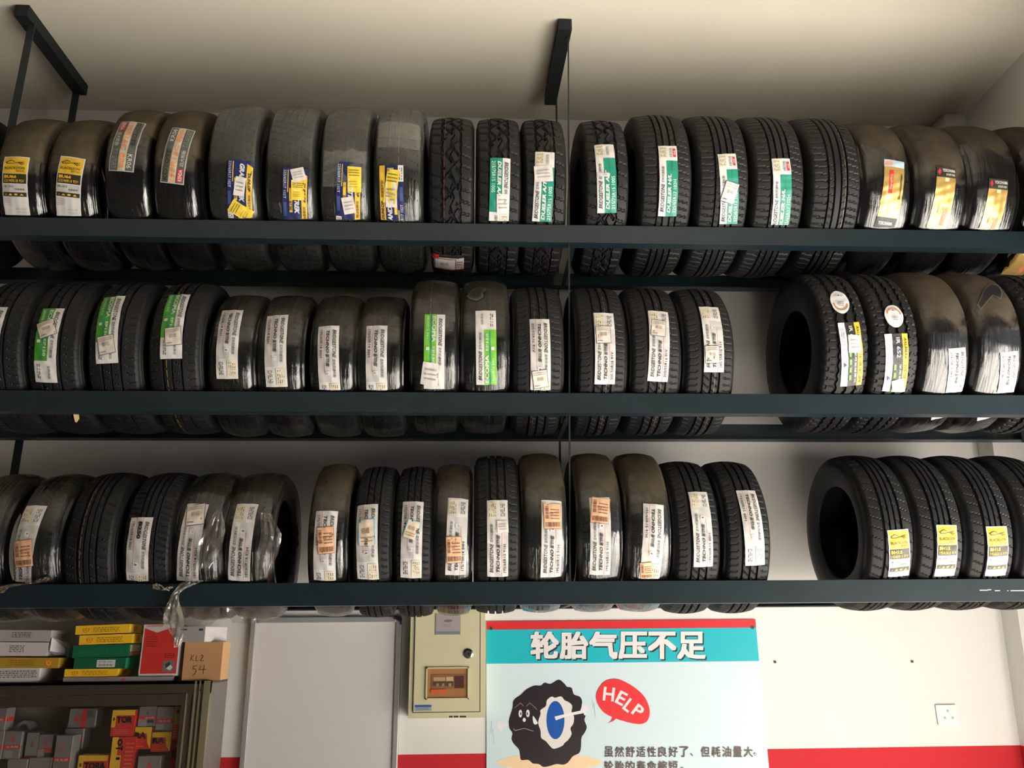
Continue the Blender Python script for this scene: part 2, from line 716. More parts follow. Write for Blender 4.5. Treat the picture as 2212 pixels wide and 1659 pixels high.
class Tyre:
    def __init__(self, row, u, v, W, R, Rr, kind, label, film=None, yaw=0.0, roll=None, seed=0):
        self.W, self.R, self.row = W, R, row
        self.film = film
        random.seed(seed * 7 + row)
        zc = ZT[row] + math.sqrt((R + (.0055 if film else .001)) ** 2 - .2435 ** 2) + .002
        r_ = ray(u, v)                         # where the view ray meets the front of the tread
        a_, b2, c_ = r_[1] ** 2 + r_[2] ** 2, r_[1] * YT + r_[2] * (zc - EYE), YT ** 2 + (zc - EYE) ** 2 - R * R
        x = r_[0] * (b2 - math.sqrt(max(0.0, b2 * b2 - a_ * c_))) / a_
        o = bpy.data.objects.new('tyre', tyre_mesh(kind, W, R, Rr))
        COL.objects.link(o)
        o.rotation_euler = (random.uniform(-.2, .2) if roll is None else roll, 0, math.radians(yaw))
        o.location = (x, YT, zc)
        tag(o, label, 'tyre', {1: 'tyres on the top tier', 2: 'tyres on the middle tier', 3: 'tyres on the bottom tier'}[row])
        self.o = o
        self.mw = Matrix.Translation(o.location) @ o.rotation_euler.to_matrix().to_4x4()
        self.inv = self.mw.inverted()
        if film:
            f = bpy.data.objects.new('film_wrap', film_mesh(W, R, Rr, MATS[film], .0012, seed % 3))
            COL.objects.link(f)
            f.parent = o
            f['label'] = 'glossy plastic stretch film around the tyre'

    def hit(self, u, v):
        """Photo pixel -> (lateral x, angle) on the tread."""
        r = ray(u, v)
        p0 = self.inv @ Vector((0, 0, EYE))
        d = (self.inv.to_3x3() @ Vector((r[0], r[1], r[2])))
        R = self.R
        a = d.y ** 2 + d.z ** 2
        b_ = 2 * (p0.y * d.y + p0.z * d.z)
        c = p0.y ** 2 + p0.z ** 2 - R * R
        D = max(0.0, b_ * b_ - 4 * a * c)
        t = (-b_ - math.sqrt(D)) / (2 * a)
        q = p0 + d * t
        return q.x, math.atan2(q.z, -q.y), t

    def sticker(self, name, prims, top, bot, wpx, orient='up', lift=0.0, wr=.0007, label=None):
        """Wrap flat artwork (unit square) onto the tread between two photo points on its centre line."""
        xt, at, tt = self.hit(*top)
        xb, ab, tb = self.hit(*bot)
        w = wpx * .5 * (tt + tb) / FPX
        R = self.R
        pT, pB = Vector((xt, R * at)), Vector((xb, R * ab))
        up = (pT - pB)
        Ln = up.length
        up.normalize()
        rt = Vector((up.y, -up.x))
        if orient == 'up':
            ex, ey, org, lx, ly = up, -rt, pB + rt * w / 2, Ln, w
        elif orient == 'down':
            ex, ey, org, lx, ly = -up, rt, pT - rt * w / 2, Ln, w
        else:
            ex, ey, org, lx, ly = rt, up, pB - rt * w / 2, w, Ln
        base = (.0068 if self.film else .0032) + lift
        ph = [random.random() * 6.28 for _ in range(4)]
        mb = MB()

        phi = self.o.rotation_euler.x
        lim = math.asin((ZT[self.row] + .005 - self.o.location.z) / (R + .012)) + phi
        over = .5 * (at + ab) > lim            # sits above the beam, so it ends where the beam touches the tyre
        cutv = []

        def put(pts, faces, layer, mat):
            del cutv[:]
            q = wrap(pts, layer)
            mb.add(q, [f for f in faces if not all(cutv[i] for i in f)], mat)

        def wrap(pts, layer):
            out = []
            for x, y in pts:
                q = org + ex * (x * lx) + ey * (y * ly)
                s, t = x * lx, y * ly
                h = wr * (math.sin(70 * s + 40 * t + ph[0]) + math.sin(150 * t - 60 * s + ph[1]) + .6 * math.sin(210 * s + ph[2]))
                rr = crown(q.x, self.W, self.R) + base + h + layer * .00022
                a = q.y / R
                cutv.append(over and a < lim)
                if over:
                    a = max(a, lim)
                out.append((q.x, -rr * math.cos(a), rr * math.sin(a)))
            return out
        for i, p in enumerate(prims):
            if p[0] == 'r':
                v, f = grid2d(p[1] * lx, p[2] * ly, p[3] * lx, p[4] * ly, .006)
                v = [(a / lx, b / ly) for a, b in v]
                put(v, f, min(i, 9), p[5])
            elif p[0] == 'p':
                v, f = fan2d([(a * lx, b * ly) for a, b in p[1]], .008)
                put([(a / lx, b / ly) for a, b in v], f, min(i, 9), p[2])
            else:
                _, s, x, y, tw, th, col, bold, sh = p
                v, f = text2d(s, x * lx, y * ly, tw * lx, th * ly, bold, sh)
                v = [(a / lx, b / ly) for a, b in v]
                put(v, f, 10, col)
        o = mb.obj(name, self.o, smooth=True)
        if label:
            o['label'] = label
        return o

    def stripe(self, s, rgb, w=.0022, dash=True):
        """Thin factory paint line round the tread."""
        mb = MB()
        x = s * .40 * self.W
        n = 210
        for j in range(n):
            if dash and j % 4 == 3:
                continue
            a0, a1 = 2 * PI * j / n, 2 * PI * (j + 1) / n
            r = crown(x, self.W, self.R) + .0006
            mb.add([(x - w / 2, -r * math.cos(a0), r * math.sin(a0)), (x + w / 2, -r * math.cos(a0), r * math.sin(a0)),
                    (x + w / 2, -r * math.cos(a1), r * math.sin(a1)), (x - w / 2, -r * math.cos(a1), r * math.sin(a1))], [(0, 1, 2, 3)], ink(rgb))
        o = mb.obj('paint_line', self.o)
        o['label'] = 'thin painted line round the tread'
        return o


# ------------------------------------------------------------------ sticker artwork (unit square, x along the reading direction)
WHT, BLK, GRY, CRM = ink((214, 211, 209)), ink((28, 27, 28)), ink((190, 186, 184)), ink((214, 203, 180))
GRN, TEAL, LIME = ink((66, 142, 42)), ink((22, 128, 104)), ink((110, 178, 60))
RED, NAVY, YEL, ORG = ink((196, 40, 44)), ink((28, 37, 86)), ink((220, 176, 46)), ink((226, 178, 142))
DGY, GOLD = ink((70, 70, 70)), pmat('gold_foil_paper', (206, 170, 100), 0.3, metal=0.55)
BLUE = ink((50, 60, 120))


def T(s, x, y, w, h, c=BLK, bold=0.0, sh=0.0):
    return ('t', s, x, y, w, h, c, bold, sh)


def Rr_(x0, y0, x1, y1, c):
    return ('r', x0, y0, x1, y1, c)


def lines(x0, y0, x1, y1, n, c=DGY, seed=1):
    """Rows of print too small to read, as broken dashes."""
    rnd = random.Random(seed)
    out = []
    for k in range(n):
        y = y0 + (y1 - y0) * (k + .5) / n
        h = (y1 - y0) / n * .38
        x = x0
        while x < x1 - .01:
            d = rnd.uniform(.015, .06) * max(1.0, (x1 - x0) * 1.5)
            out.append(Rr_(x, y - h / 2, min(x1, x + d), y + h / 2, c))
            x += d + .012 + rnd.random() * .012
        
    return out


def brand(y, h, c=BLK, x=.06, w=.37, cn=True, xc=.45, wc=.23):
    o = [T('BRIDGESTONE', x, y, w, h, c, .012, .25), ('p', [(x + .004, y + h * .62), (x + .02, y + h * 1.05), (x + .034, y + h * 1.05), (x + .012, y + h * .62)], RED)]
    if cn:
        o.append(T('普利司通轮胎', xc, y + h * .08, wc, h * .8, DGY, .008, .2))
    return o


def art_white(size, model='TECHNO', cn=True, end=True):
    o = [Rr_(0, 0, 1, 1, WHT), Rr_(0, .02, .74, .62, GRY), Rr_(0, .295, .62, .31, RED)]
    o += brand(.70, .17, cn=cn)
    if model == 'TECHNO':
        o += [T('TECHNO', .06, .40, .31, .15, BLK, .03, .2), T('耐驰客', .385, .385, .16, .18, DGY, .03, .2)]
    else:
        o += [T(model, .06, .40, .23, .18, BLK, .05, .1)]
    o += [T(size, .06, .10, .37, .13, BLK, .004)]
    o += [Rr_(.60, .36, .655, .58, WHT), ('p', [(.61, .40), (.645, .40), (.63, .54)], BLUE)]
    if end:
        o += [Rr_(.76, .52, .97, .95, CRM)] + lines(.78, .56, .95, .92, 4, DGY, 3) + lines(.78, .12, .95, .36, 3, DGY, 5)
    return o


def art_eco(size, col=GRN, tail='EP150'):
    o = [Rr_(0, 0, 1, 1, WHT), Rr_(0, 0, .72, .60, col), Rr_(.0, .28, .7, .36, ink((40, 140, 90)))]
    o += brand(.70, .17)
    o += [T('ECOPIA', .03, .38, .36, .18, WHT, .035), T(tail, .44, .40, .22, .12, WHT, .02, .1), T(size, .03, .10, .31, .13, ink((190, 225, 170)), .004),
          Rr_(.45, .1, .49, .26, WHT)]
    o += [T('全新体验', .78, .62, .17, .12, DGY), ] + lines(.76, .12, .95, .3, 2, DGY, 9)
    return o


def art_dueler(size, model, red=False):
    o = [Rr_(0, 0, 1, 1, WHT), Rr_(0, 0, .77, .62, TEAL), Rr_(0, .33, .77, .345, ink((14, 90, 74)))]
    o += brand(.72, .19)
    o += [T(model, .05, .37, .52, .19, WHT, .04, .3), T(size, .05, .08, .45, .18, ink((215, 240, 230)), .006)]
    o += [Rr_(.80, .55, .985, .95, CRM)] + lines(.82, .6, .97, .92, 5, DGY, 4) + [T('全路况轮胎', .81, .28, .15, .16, DGY)]
    if red:
        o += [Rr_(.82, .08, .95, .22, RED), T('顶级', .85, .10, .07, .10, WHT)]
    return o


def lion(cx, cy, s):
    """Scribbled outline animal, plain strokes only."""
    o = []
    for x0, y0, x1, y1 in ((.0, .5, .25, .75), (.25, .75, .45, .6), (.1, .35, .4, .35), (.4, .4, .6, .45), (.6, .45, .95, .6), (.62, .5, .85, .2), (.7, .55, .95, .3), (.0, .5, .1, .3)):
        dx, dy = x1 - x0, y1 - y0
        l = math.hypot(dx, dy)
        nx, ny = -dy / l * .035, dx / l * .035
        o.append(('p', [(cx + (x + a * nx) * s[0], cy + (y + a * ny) * s[1]) for x, y, a in ((x0, y0, 1), (x0, y0, -1), (x1, y1, -1), (x1, y1, 1))], ink((60, 50, 20))))
    return o


def art_yellow(model, size):
    o = [Rr_(0, 0, 1, 1, WHT), Rr_(.04, .72, .96, .985, YEL), Rr_(.04, .565, .96, .715, ink((52, 46, 30))), Rr_(.04, .44, .96, .55, GRY),
         Rr_(.04, .365, .96, .43, ink((60, 52, 34)))]
    o += lion(.12, .835, (.76, .13))
    o += [T('BLACKLION', .10, .785, .78, .042, ink((60, 50, 20)), .01), T('黑狮轮胎', .55, .745, .33, .028, ink((60, 50, 20)))]
    o += [T(model, .09, .645, .50, .05, YEL, .05), T(size, .09, .585, .80, .042, ink((230, 190, 60)), .004)]
    o += [T('静心驾享', .1, .50, .38, .034, DGY), T('纯美静界', .52, .46, .38, .03, DGY)]
    o += [T('▪ ▲ ● ▲', .12, .382, .74, .03, ink((226, 180, 80)))]
    o += lines(.08, .22, .4, .34, 4, GRY, 2) + lines(.5, .05, .9, .2, 3, GRY, 6)
    return o


def art_dunlop():
    o = [Rr_(0, 0, 1, 1, NAVY), ('p', [(.05, .76), (.10, .98), (1, .98), (1, .76)], YEL), Rr_(.03, .20, .34, .235, YEL),
         Rr_(.28, .28, .62, .40, YEL), Rr_(.76, 0, 1, .22, WHT)]
    o += [T('DUNLOP', .20, .82, .27, .11, ink((24, 30, 70)), .04, .3), T('邓禄普轮胎', .53, .82, .25, .11, ink((40, 44, 60)), .01)]
    o += [T('GRANDTREK', .05, .48, .58, .20, WHT, .05, .3), T('225/65R17 102T', .03, .04, .40, .11, ink((200, 205, 225)), .006)]
    o += [T('ST30', .46, .29, .13, .10, ink((30, 36, 70)), .02), Rr_(.80, .34, .98, .70, BLK), Rr_(.82, .40, .96, .66, WHT), T('PE', .84, .44, .1, .18, NAVY, .03)]
    o += lines(.78, .03, .97, .2, 2, DGY, 8) + [Rr_(.48, .03, .68, .16, ink((60, 74, 130)))]
    return o


def art_koyote(flip):
    g, o_ = ink((88, 90, 86)), ink((226, 150, 90))
    o = [Rr_(0, 0, 1, 1, ink((178, 176, 168))), Rr_(.015, .04, .985, .96, g), Rr_(.015, .36, .985, .66, ink((200, 190, 172)))]
    o += [T('195R15C 8PR', .03, .39, .93, .22, o_, .03, .15), T('KOYOTE', .04, .70, .50, .20, ink((58, 54, 30)), .03, .1), T('KR06', .70, .70, .24, .19, ink((225, 225, 220)), .005, .1)]
    o += [T('远大轮胎', .28, .1, .28, .16, WHT), Rr_(.04, .08, .24, .30, RED), T('KENDA', .05, .11, .18, .15, WHT, .02)] + lines(.62, .08, .95, .3, 3, ink((150, 150, 145)), 4)
    return o


def art_gold(kind):
    k = ink((46, 44, 44))
    if kind == 'a':
        o = [Rr_(0, 0, 1, 1, GOLD), Rr_(0, .89, 1, 1, ink((170, 186, 200))), Rr_(.04, .91, .4, .98, ink((196, 150, 130))), Rr_(.26, .50, .45, .84, RED),
             T('优科豪马', .30, .55, .11, .24, ink((240, 210, 160))), T('225/40ZR18', .80, .42, .10, .38, k), Rr_(0, 0, 1, .16, k),
             T('YOKOHAMA', .12, .05, .70, .05, WHT, .02)]
    else:
        o = [Rr_(0, 0, 1, 1, GOLD), Rr_(0, .84, 1, 1, k), T('YOKOHAMA', .28, .92, .68, .05, WHT, .02), T('优科豪马橡胶', .46, .865, .48, .035, ink((225, 215, 200))),
             ('p', [(.06, .92), (.15, .98), (.24, .92), (.15, .87)], RED), Rr_(.44, .78, .64, .83, ink((235, 220, 170))), T('ES', .3, .3, .4, .1, ink((190, 150, 80)), .02), Rr_(.58, .12, .80, .40, ink((214, 120, 96))), ]
    return o


def art_van(size):
    o = [Rr_(0, 0, 1, 1, ink((40, 36, 38))), Rr_(0, 0, 1, .30, ink((206, 202, 210))), Rr_(0, .74, 1, 1, YEL)]
    o += [T('IR 652', .06, .46, .30, .16, WHT, .01), T('215/70R15C-8PR', .46, .80, .5, .13, ink((96, 70, 16)), .01), T('AXLEMAX', .06, .82, .32, .11, ink((80, 60, 20)), .02, .2)]
    o += [T('使用里程更长', .45, .58, .5, .10, ink((225, 220, 215))), Rr_(.46, .36, .54, .46, LIME), Rr_(.58, .36, .66, .46, LIME), Rr_(.70, .36, .78, .46, LIME), Rr_(.82, .36, .9, .46, LIME)]
    o += lines(.1, .08, .55, .24, 2, GRY, 3) + [('p', [(.62, .1), (.70, .1), (.66, .24)], ink((70, 60, 100)))]
    return o


def art_price(kind='cream'):
    if kind == 'cream':
        o = [Rr_(0, 0, 1, 1, ink((72, 66, 96))), Rr_(.03, .03, .97, .97, ink((216, 206, 192)))]
        o += [T('前组', .28, .42, .44, .20, ink((130, 120, 110)))] + lines(.1, .7, .9, .9, 2, ink((150, 140, 130)), 2) + lines(.1, .1, .45, .2, 1, BLUE, 4)
    elif kind == 'orange':
        o = [Rr_(0, 0, 1, 1, ink((120, 96, 84))), Rr_(.02, .02, .98, .98, ORG)]
        rnd = random.Random(5)
        x = .08
        while x < .9:
            d = rnd.uniform(.01, .03)
            o.append(Rr_(x, .08, x + d, .26, ink((110, 70, 56))))
            x += d + rnd.uniform(.012, .03)
        x = .4
        while x < .9:
            d = rnd.uniform(.01, .03)
            o.append(Rr_(.1, x, .28, x + d, ink((110, 70, 56))))
            x += d + rnd.uniform(.012, .03)
        o += [T('检查', .34, .55, .22, .10, ink((120, 70, 60)))] + lines(.4, .34, .9, .8, 4, ink((130, 84, 70)), 7)
    elif kind == 'blue':
        o = [Rr_(0, 0, 1, 1, ink((120, 190, 220))), Rr_(.06, .0, .94, .96, ink((236, 220, 196))), T('前组', .2, .45, .5, .22, ink((140, 90, 70)))] + lines(.15, .1, .85, .35, 2, ink((170, 130, 110)), 3)
    elif kind == 'yellow':
        o = [Rr_(0, 0, 1, 1, ink((222, 194, 62)))] + lines(.1, .6, .9, .9, 3, ink((110, 96, 40)), 3) + lines(.15, .15, .7, .45, 3, ink((170, 146, 40)), 9)
    else:
        o = [Rr_(0, 0, 1, 1, ink((214, 206, 202)))] + lines(.15, .2, .85, .8, 3, ink((160, 156, 160)), 3)
    return o

# ------------------------------------------------------------------ films
film_mat('film_dusty', (84, 75, 62), .02, .93, .12, .10)
film_mat('film_dusty_right', (76, 68, 59), .02, .90, .15, .16)
film_mat('film_haze', (92, 92, 88), .10, .35, .80, .10, 1.3, haze_amt=.11)
film_mat('film_clear', (56, 53, 47), .10, .70, .74, .09, 1.0, haze_amt=.03)
film_mat('film_brown', (76, 68, 56), .11, .8, .5, .09, 1.0, haze_amt=.05)
film_mat('film_loose', (60, 57, 50), .16, .5, .82, .09, 1.6, haze_amt=.05)

R15, R14, R16, R17, R18 = .190, .178, .203, .216, .2286


def tag_px(t, kind, c, w, h, rot=0, **kw):
    """Extra sticker centred on photo pixel c, w x h pixels, rot degrees clockwise."""
    a = math.radians(rot)
    dx, dy = math.sin(a) * h / 2, -math.cos(a) * h / 2
    return t.sticker('price_tag', art_price(kind), (c[0] - dx, c[1] + dy), (c[0] + dx, c[1] - dy), w,
                     kw.get('orient', 'flat'), lift=.0032, label=kw.get('label'))


# ---- top tier
def t1(u, W, R, Rr, k, label, **kw):
    return Tyre(1, u, 470, W, R, Rr, k, label, **kw)


t1(-130, .17, .345, R16, 'eco', 'bare black tyre cut off by the left frame edge on the top tier', seed=1)
t = t1(45, .189, .335, R18, 'eco', 'dusty film-wrapped tyre with yellow sticker, nearest the left hanger bar on top tier', film='film_dusty', seed=2)
t.sticker('label_sticker', art_yellow('BU66', '225/40R18 92V'), (38, 340), (42, 474), 53, 'flat', label='yellow, black and white paper label')
t = t1(155, .190, .335, R18, 'eco', 'dusty film-wrapped tyre with tilted yellow sticker beside the grey-stickered pair on top tier', film='film_dusty', seed=3)
t.sticker('label_sticker', art_yellow('BU66', '225/40R18 92V'), (159, 341), (151, 475), 52, 'flat', label='yellow, black and white paper label')
t = t1(278, .190, .357, R15, 'eco', 'dusty wrapped tyre with curved grey sticker placed high, print running downward', film='film_dusty', seed=1)
t.sticker('label_sticker', art_koyote(1), (290, 266), (262, 371), 54, 'down', label='grey and orange foil label')
t = t1(382, .190, .357, R15, 'eco', 'dusty wrapped tyre with grey and orange sticker, print running upward, top tier', film='film_dusty', seed=2)
t.sticker('label_sticker', art_koyote(0), (398, 280), (372, 397), 50, 'up', label='grey and orange foil label')
HZ = dict(film='film_haze')
t = t1(505, .213, .370, R17, 'dun', 'film-wrapped tyre with navy sticker crossed by a tilted yellow tag', seed=1, **HZ)
t.sticker('label_sticker', art_dunlop(), (521, 346), (522, 484), 52, 'down', label='navy and yellow label')
tag_px(t, 'plain', (519, 403), 22, 40, -8, label='white handwritten slip')
tag_px(t, 'yellow', (521, 455), 28, 52, 58, label='yellow barcode slip')
t = t1(628, .213, .370, R17, 'dun', 'film-wrapped tyre with navy sticker, yellow tag and crumpled white paper on it', seed=2, **HZ)
t.sticker('label_sticker', art_dunlop(), (639, 364), (642, 510), 52, 'down', label='navy and yellow label')
tag_px(t, 'plain', (645, 378), 28, 28, 15, label='torn white slip')
tag_px(t, 'yellow', (644, 411), 27, 42, 0, label='yellow barcode slip')
t = t1(745, .213, .370, R17, 'dun', 'film-wrapped tyre with torn film edge across its middle and square yellow tag', seed=0, **HZ)
t.sticker('label_sticker', art_dunlop(), (756, 352), (754, 500), 52, 'down', label='navy and yellow label')
tag_px(t, 'yellow', (766, 388), 29, 54, 0, label='yellow barcode slip')
tag_px(t, 'plain', (754, 443), 26, 36, 12, label='torn white slip')
PATCH0 = scrap_mat('film_patch_torn', .72, .08, (150, 150, 144))
t.sticker('film_patch', [('p', [(0, 0), (1, 0), (1, 1), (.86, .93), (.7, 1), (.55, .9), (.38, .97), (.25, .88), (.1, .96), (0, .9)], PATCH0)], (742, 322), (740, 404), 100, 'flat', wr=.001, label='torn layer of stretch film')
t = t1(860, .213, .370, R17, 'dun', 'film-wrapped tyre with navy sticker printed upward, beside the bare all-terrain tyres', seed=1, **HZ)
t.sticker('label_sticker', art_dunlop(), (845, 358), (850, 500), 52, 'up', label='navy and yellow label')
tag_px(t, 'plain', (846, 420), 24, 54, 0, label='white slip')
tag_px(t, 'yellow', (846, 403), 27, 72, -8, label='yellow slip')
t.stripe(.05, (150, 150, 146))
PATCH = scrap_mat('film_patch', .74, .08, (150, 150, 144))
t.sticker('film_patch', [Rr_(0, 0, 1, 1, PATCH)], (866, 268), (859, 321), 104, 'flat', wr=.0012, label='second layer of stretch film with a ragged edge')
t.sticker('film_patch', [Rr_(0, 0, 1, 1, PATCH)], (866, 268), (860, 300), 96, 'flat', lift=.002, wr=.0012, label='second layer of stretch film')
# the four all-terrain tyres
t = t1(974, .198, .358, R15, 'at', 'bare black all-terrain tyre with only a small red-white sticker under the beam', seed=1, roll=.1)
t.stripe(-.36, (96, 50, 42))
t.sticker('label_sticker', [Rr_(0, 0, 1, 1, ink((206, 196, 190))), Rr_(0, .8, .26, 1, RED), Rr_(.26, .85, 1, 1, ink((40, 36, 36))), Rr_(0, 0, 1, .1, RED), Rr_(.12, .06, .76, .8, ink((56, 48, 56))),
                            Rr_(.14, .09, .74, .77, ink((222, 212, 206))), T('前组', .3, .4, .24, .18, DGY)] + lines(.78, .2, .96, .7, 4, DGY, 4), (966, 551), (966, 582), 72, 'flat', label='red-edged white barcode label')
t = t1(1077, .198, .358, R15, 'at', 'all-terrain tyre with green sticker on top and torn white paper at its foot', seed=2)
t.sticker('label_sticker', art_dueler('215/75R15 100S', 'DUELER A/T'), (1081, 342), (1077, 492), 43, 'down', label='white and green paper label')
tag_px(t, 'plain', (1086, 440), 26, 42, 0, label='torn white paper')
t = t1(1177, .190, .358, R15, 'at', 'all-terrain tyre with green sticker half covered by torn white paper, left of the thin rod', seed=3)
t.sticker('label_sticker', art_dueler('215/75R15 100S', 'DUELER A/T'), (1177, 329), (1170, 482), 42, 'up', label='white and green paper label')
tag_px(t, 'plain', (1174, 376), 40, 34, 4, label='torn white paper')
t.stripe(.42, (90, 50, 42))
t = t1(1310, .200, .358, R15, 'at', 'all-terrain tyre with long white and green sticker, right of the thin rod', seed=4)
t.sticker('label_sticker', art_dueler('215/75R15 100S', 'DUELER A/T'), (1304, 313), (1311, 460), 42, 'up', label='white and green paper label')
tag_px(t, 'plain', (1304, 378), 26, 8, -5, label='strip of torn white paper')
HLS = ['black ribbed tyre with untagged green-white sticker, next to the last all-terrain tyre',
       'black ribbed tyre with green-white sticker crossed by a tilted cream tag', 'black ribbed tyre with low green-white sticker touching the top beam',
       'black ribbed tyre without sticker and with a yellow tread line on top tier']
hl = [((1441, 316), (1441, 467), 40), ((1569, 333), (1573, 487), 40), ((1686, 343), (1682, 500), 40)]
for i, u in enumerate((1437, 1560, 1680, 1803)):
    t = t1(u, .236, .372, R17, 'hl', HLS[i], seed=5 + i)
    if i < 3:
        a, b_, w = hl[i]
        t.sticker('label_sticker', art_dueler('225/65R17 102H', 'DUELER H/L', True), a, b_, w, 'up', label='white and green paper label')
    if i == 1:
        tag_px(t, 'cream', (1576, 416), 31, 46, -18, label='cream price tag')
    if i == 3:
        t.stripe(.38, (104, 98, 60))
YK = dict(film='film_dusty_right')
t = t1(1915, .218, .358, R18, 'eco', 'dusty film-wrapped tyre with gold sticker showing a red bar', seed=1, **YK)
t.sticker('label_sticker', art_gold('a'), (1931, 348), (1908, 492), 45, 'flat', label='gold foil label with red bar')
t = t1(2035, .222, .358, R18, 'eco', 'dusty film-wrapped tyre with gold sticker, second of the gold-stickered ones on top tier', seed=2, **YK)
t.sticker('label_sticker', art_gold('b'), (2043, 363), (2016, 502), 42, 'flat', label='gold foil label with black top')
t = t1(2147, .222, .358, R18, 'eco', 'dusty film-wrapped tyre with low gold sticker, third of the gold-stickered ones on top tier', seed=0, **YK)
t.sticker('label_sticker', art_gold('b'), (2156, 388), (2122, 520), 42, 'flat', label='gold foil label with black top')
t = t1(2276, .212, .358, R18, 'eco', 'dusty film-wrapped tyre cut off by the right frame edge on top tier', seed=1, **YK)
t.sticker('label_sticker', [Rr_(0, 0, 1, 1, WHT)], (2190, 352), (2194, 432), 16, 'flat', label='blank white label')
t.sticker('label_sticker', art_gold('b'), (2218, 535), (2185, 592), 46, 'flat', label='gold foil label under the beam')


# ---- middle tier
def t2(u, W, R, Rr, k, label, **kw):
    return Tyre(2, u, 750, W, R, Rr, k, label, **kw)


t = t2(-15, .208, .326, R16, 'eco', 'bare ribbed tyre at the left frame edge on the middle tier, sticker mostly cut off', seed=1)
t.sticker('label_sticker', art_white('205/55R16 91V'), (-5, 664), (-22, 820), 46, 'down', label='white paper label')
ECO = [('ribbed tyre with green-white sticker hanging lowest, tilted cream tag near its top, middle tier', (117, 667), (101, 826), 47, (102, 711), 38, 34, 14),
       ('ribbed tyre with green-white sticker and cream tag at its lower end, middle tier', (248, 641), (232, 785), 47, (231, 745), 36, 40, 9),
       ('ribbed tyre with green-white sticker and untilted cream tag, beside the film-wrapped small tyres', (389, 637), (370, 775), 46, (375, 727), 35, 39, 3)]
for i, u in enumerate((108, 240, 372)):
    l, a, b_, w, c, tw, th, rot = ECO[i]
    t = t2(u, .211, .326, R16, 'eco', l, seed=2 + i)
    t.sticker('label_sticker', art_eco('205/55R16 91V'), a, b_, w, 'down', label='white and green paper label')
    tag_px(t, 'cream', c, tw, th, rot, label='cream price tag')
    if i == 0:
        t.sticker('paper_scrap', [('p', [(0, 1), (1, 1), (1, .4), (.5, 0), (.2, .1)], ink((232, 204, 150)))], (164, 893), (166, 912), 11, 'flat', label='torn cream paper scrap')
    if i == 2:
        t.stripe(-.25, (150, 130, 60))
FC = dict(film='film_clear')
SM = [(497, .186, 'film-wrapped small tyre with scribbled white sticker, first of four on middle tier', (504, 672), (492, 818), 46, 1),
      (603, .186, 'film-wrapped small tyre with inked signature on its white sticker, second of four on middle tier', (601, 683), (599, 835), 46, 2),
      (717, .186, 'film-wrapped small tyre with partly worn sticker print, third of four on middle tier', (711, 706), (716, 865), 45, 0),
      (820, .186, 'film-wrapped small tyre with clean upright white sticker, beside the taller green-stickered tyre', (815, 705), (816, 865), 45, 1)]
for u, W, l, a, b_, w, sd in SM:
    t = t2(u, W, .302, R14, 'techno', l, seed=sd, **FC)
    t.sticker('label_sticker', art_white('195/60R14 86H'), a, b_, w, 'down', label='white paper label')
t = t2(937, .200, .3325, R16, 'eco', 'taller film-wrapped tyre with lime sticker printed downward and tilted pinkish tag', seed=2, **FC)
t.sticker('label_sticker', art_eco('195/60R16 89H', LIME), (940, 681), (938, 839), 44, 'down', label='white and lime paper label')
tag_px(t, 'plain', (930, 807), 38, 48, -8, label='pinkish white price tag')
t.stripe(-.2, (150, 175, 180))
t = t2(1048, .200, .3325, R16, 'eco', 'taller film-wrapped tyre with hole torn in its film and lime sticker printed upward', seed=0, **FC)
t.sticker('label_sticker', art_eco('195/60R16 89H', LIME), (1049, 673), (1051, 830), 44, 'up', label='white and lime paper label')
t.stripe(.25, (150, 175, 180))
t.sticker('film_hole', [('p', [(0, .4), (.2, .8), (.6, 1), (1, .85), (.75, .55), (.8, .3), (.5, .1), (.2, .2)], ink((84, 82, 76), .25)), ('p', [(.06, .42), (.24, .76), (.6, .92), (.9, .8), (.68, .52), (.72, .34), (.5, .18), (.24, .28)], ink((20, 20, 20)))], (1032, 622), (1030, 656), 46, 'flat', wr=.0, label='hole torn in the film')
t = t2(1165, .210, .325, R16, 'techno', 'bare ribbed tyre with white sticker printed downward, left of middle-tier rod', seed=6)
t.sticker('label_sticker', art_white('205/55R16 91V'), (1165, 690), (1167, 860), 43, 'down', label='white paper label')
tag_px(t, 'cream', (1167, 818), 33, 38, 7, label='cream price tag')
t.stripe(-.2, (104, 64, 56))
S3 = [(1302, 'bare ribbed tyre with tag high on white sticker, just right of middle-tier rod', (1303, 677), (1306, 830), 44, (1303, 724), 32, 37, 4),
      (1420, 'bare ribbed tyre with yellowish tag at the very top of its white sticker, middle tier', (1421, 673), (1420, 824), 44, (1422, 710), 32, 34, -4),
      (1536, 'bare ribbed tyre with tag low on its white sticker, beside the middle-tier gap', (1530, 664), (1542, 804), 43, (1538, 766), 31, 38, 3)]
for i, (u, l, a, b_, w, c, tw, th, rot) in enumerate(S3):
    t = t2(u, .212, .325, R16, 'techno', l, seed=7 + i)
    t.sticker('label_sticker', art_white('205/55R16 91V'), a, b_, w, 'up', label='white paper label')
    tag_px(t, 'cream', c, tw, th, rot, label='cream price tag')
    t.stripe(.2, (120, 90, 84))
VN = [(1832, 'tall van tyre with oval sticker above a yellow-black sticker, right after the empty gap', (1832, 697), (1838, 833), 48, (1813, 654), -12, (1845, 743)),
      (1940, 'tall van tyre with oval sticker above a yellow-black sticker, beside the dusty wrapped tyres', (1935, 721), (1926, 860), 50, (1930, 684), -10, (1939, 838))]
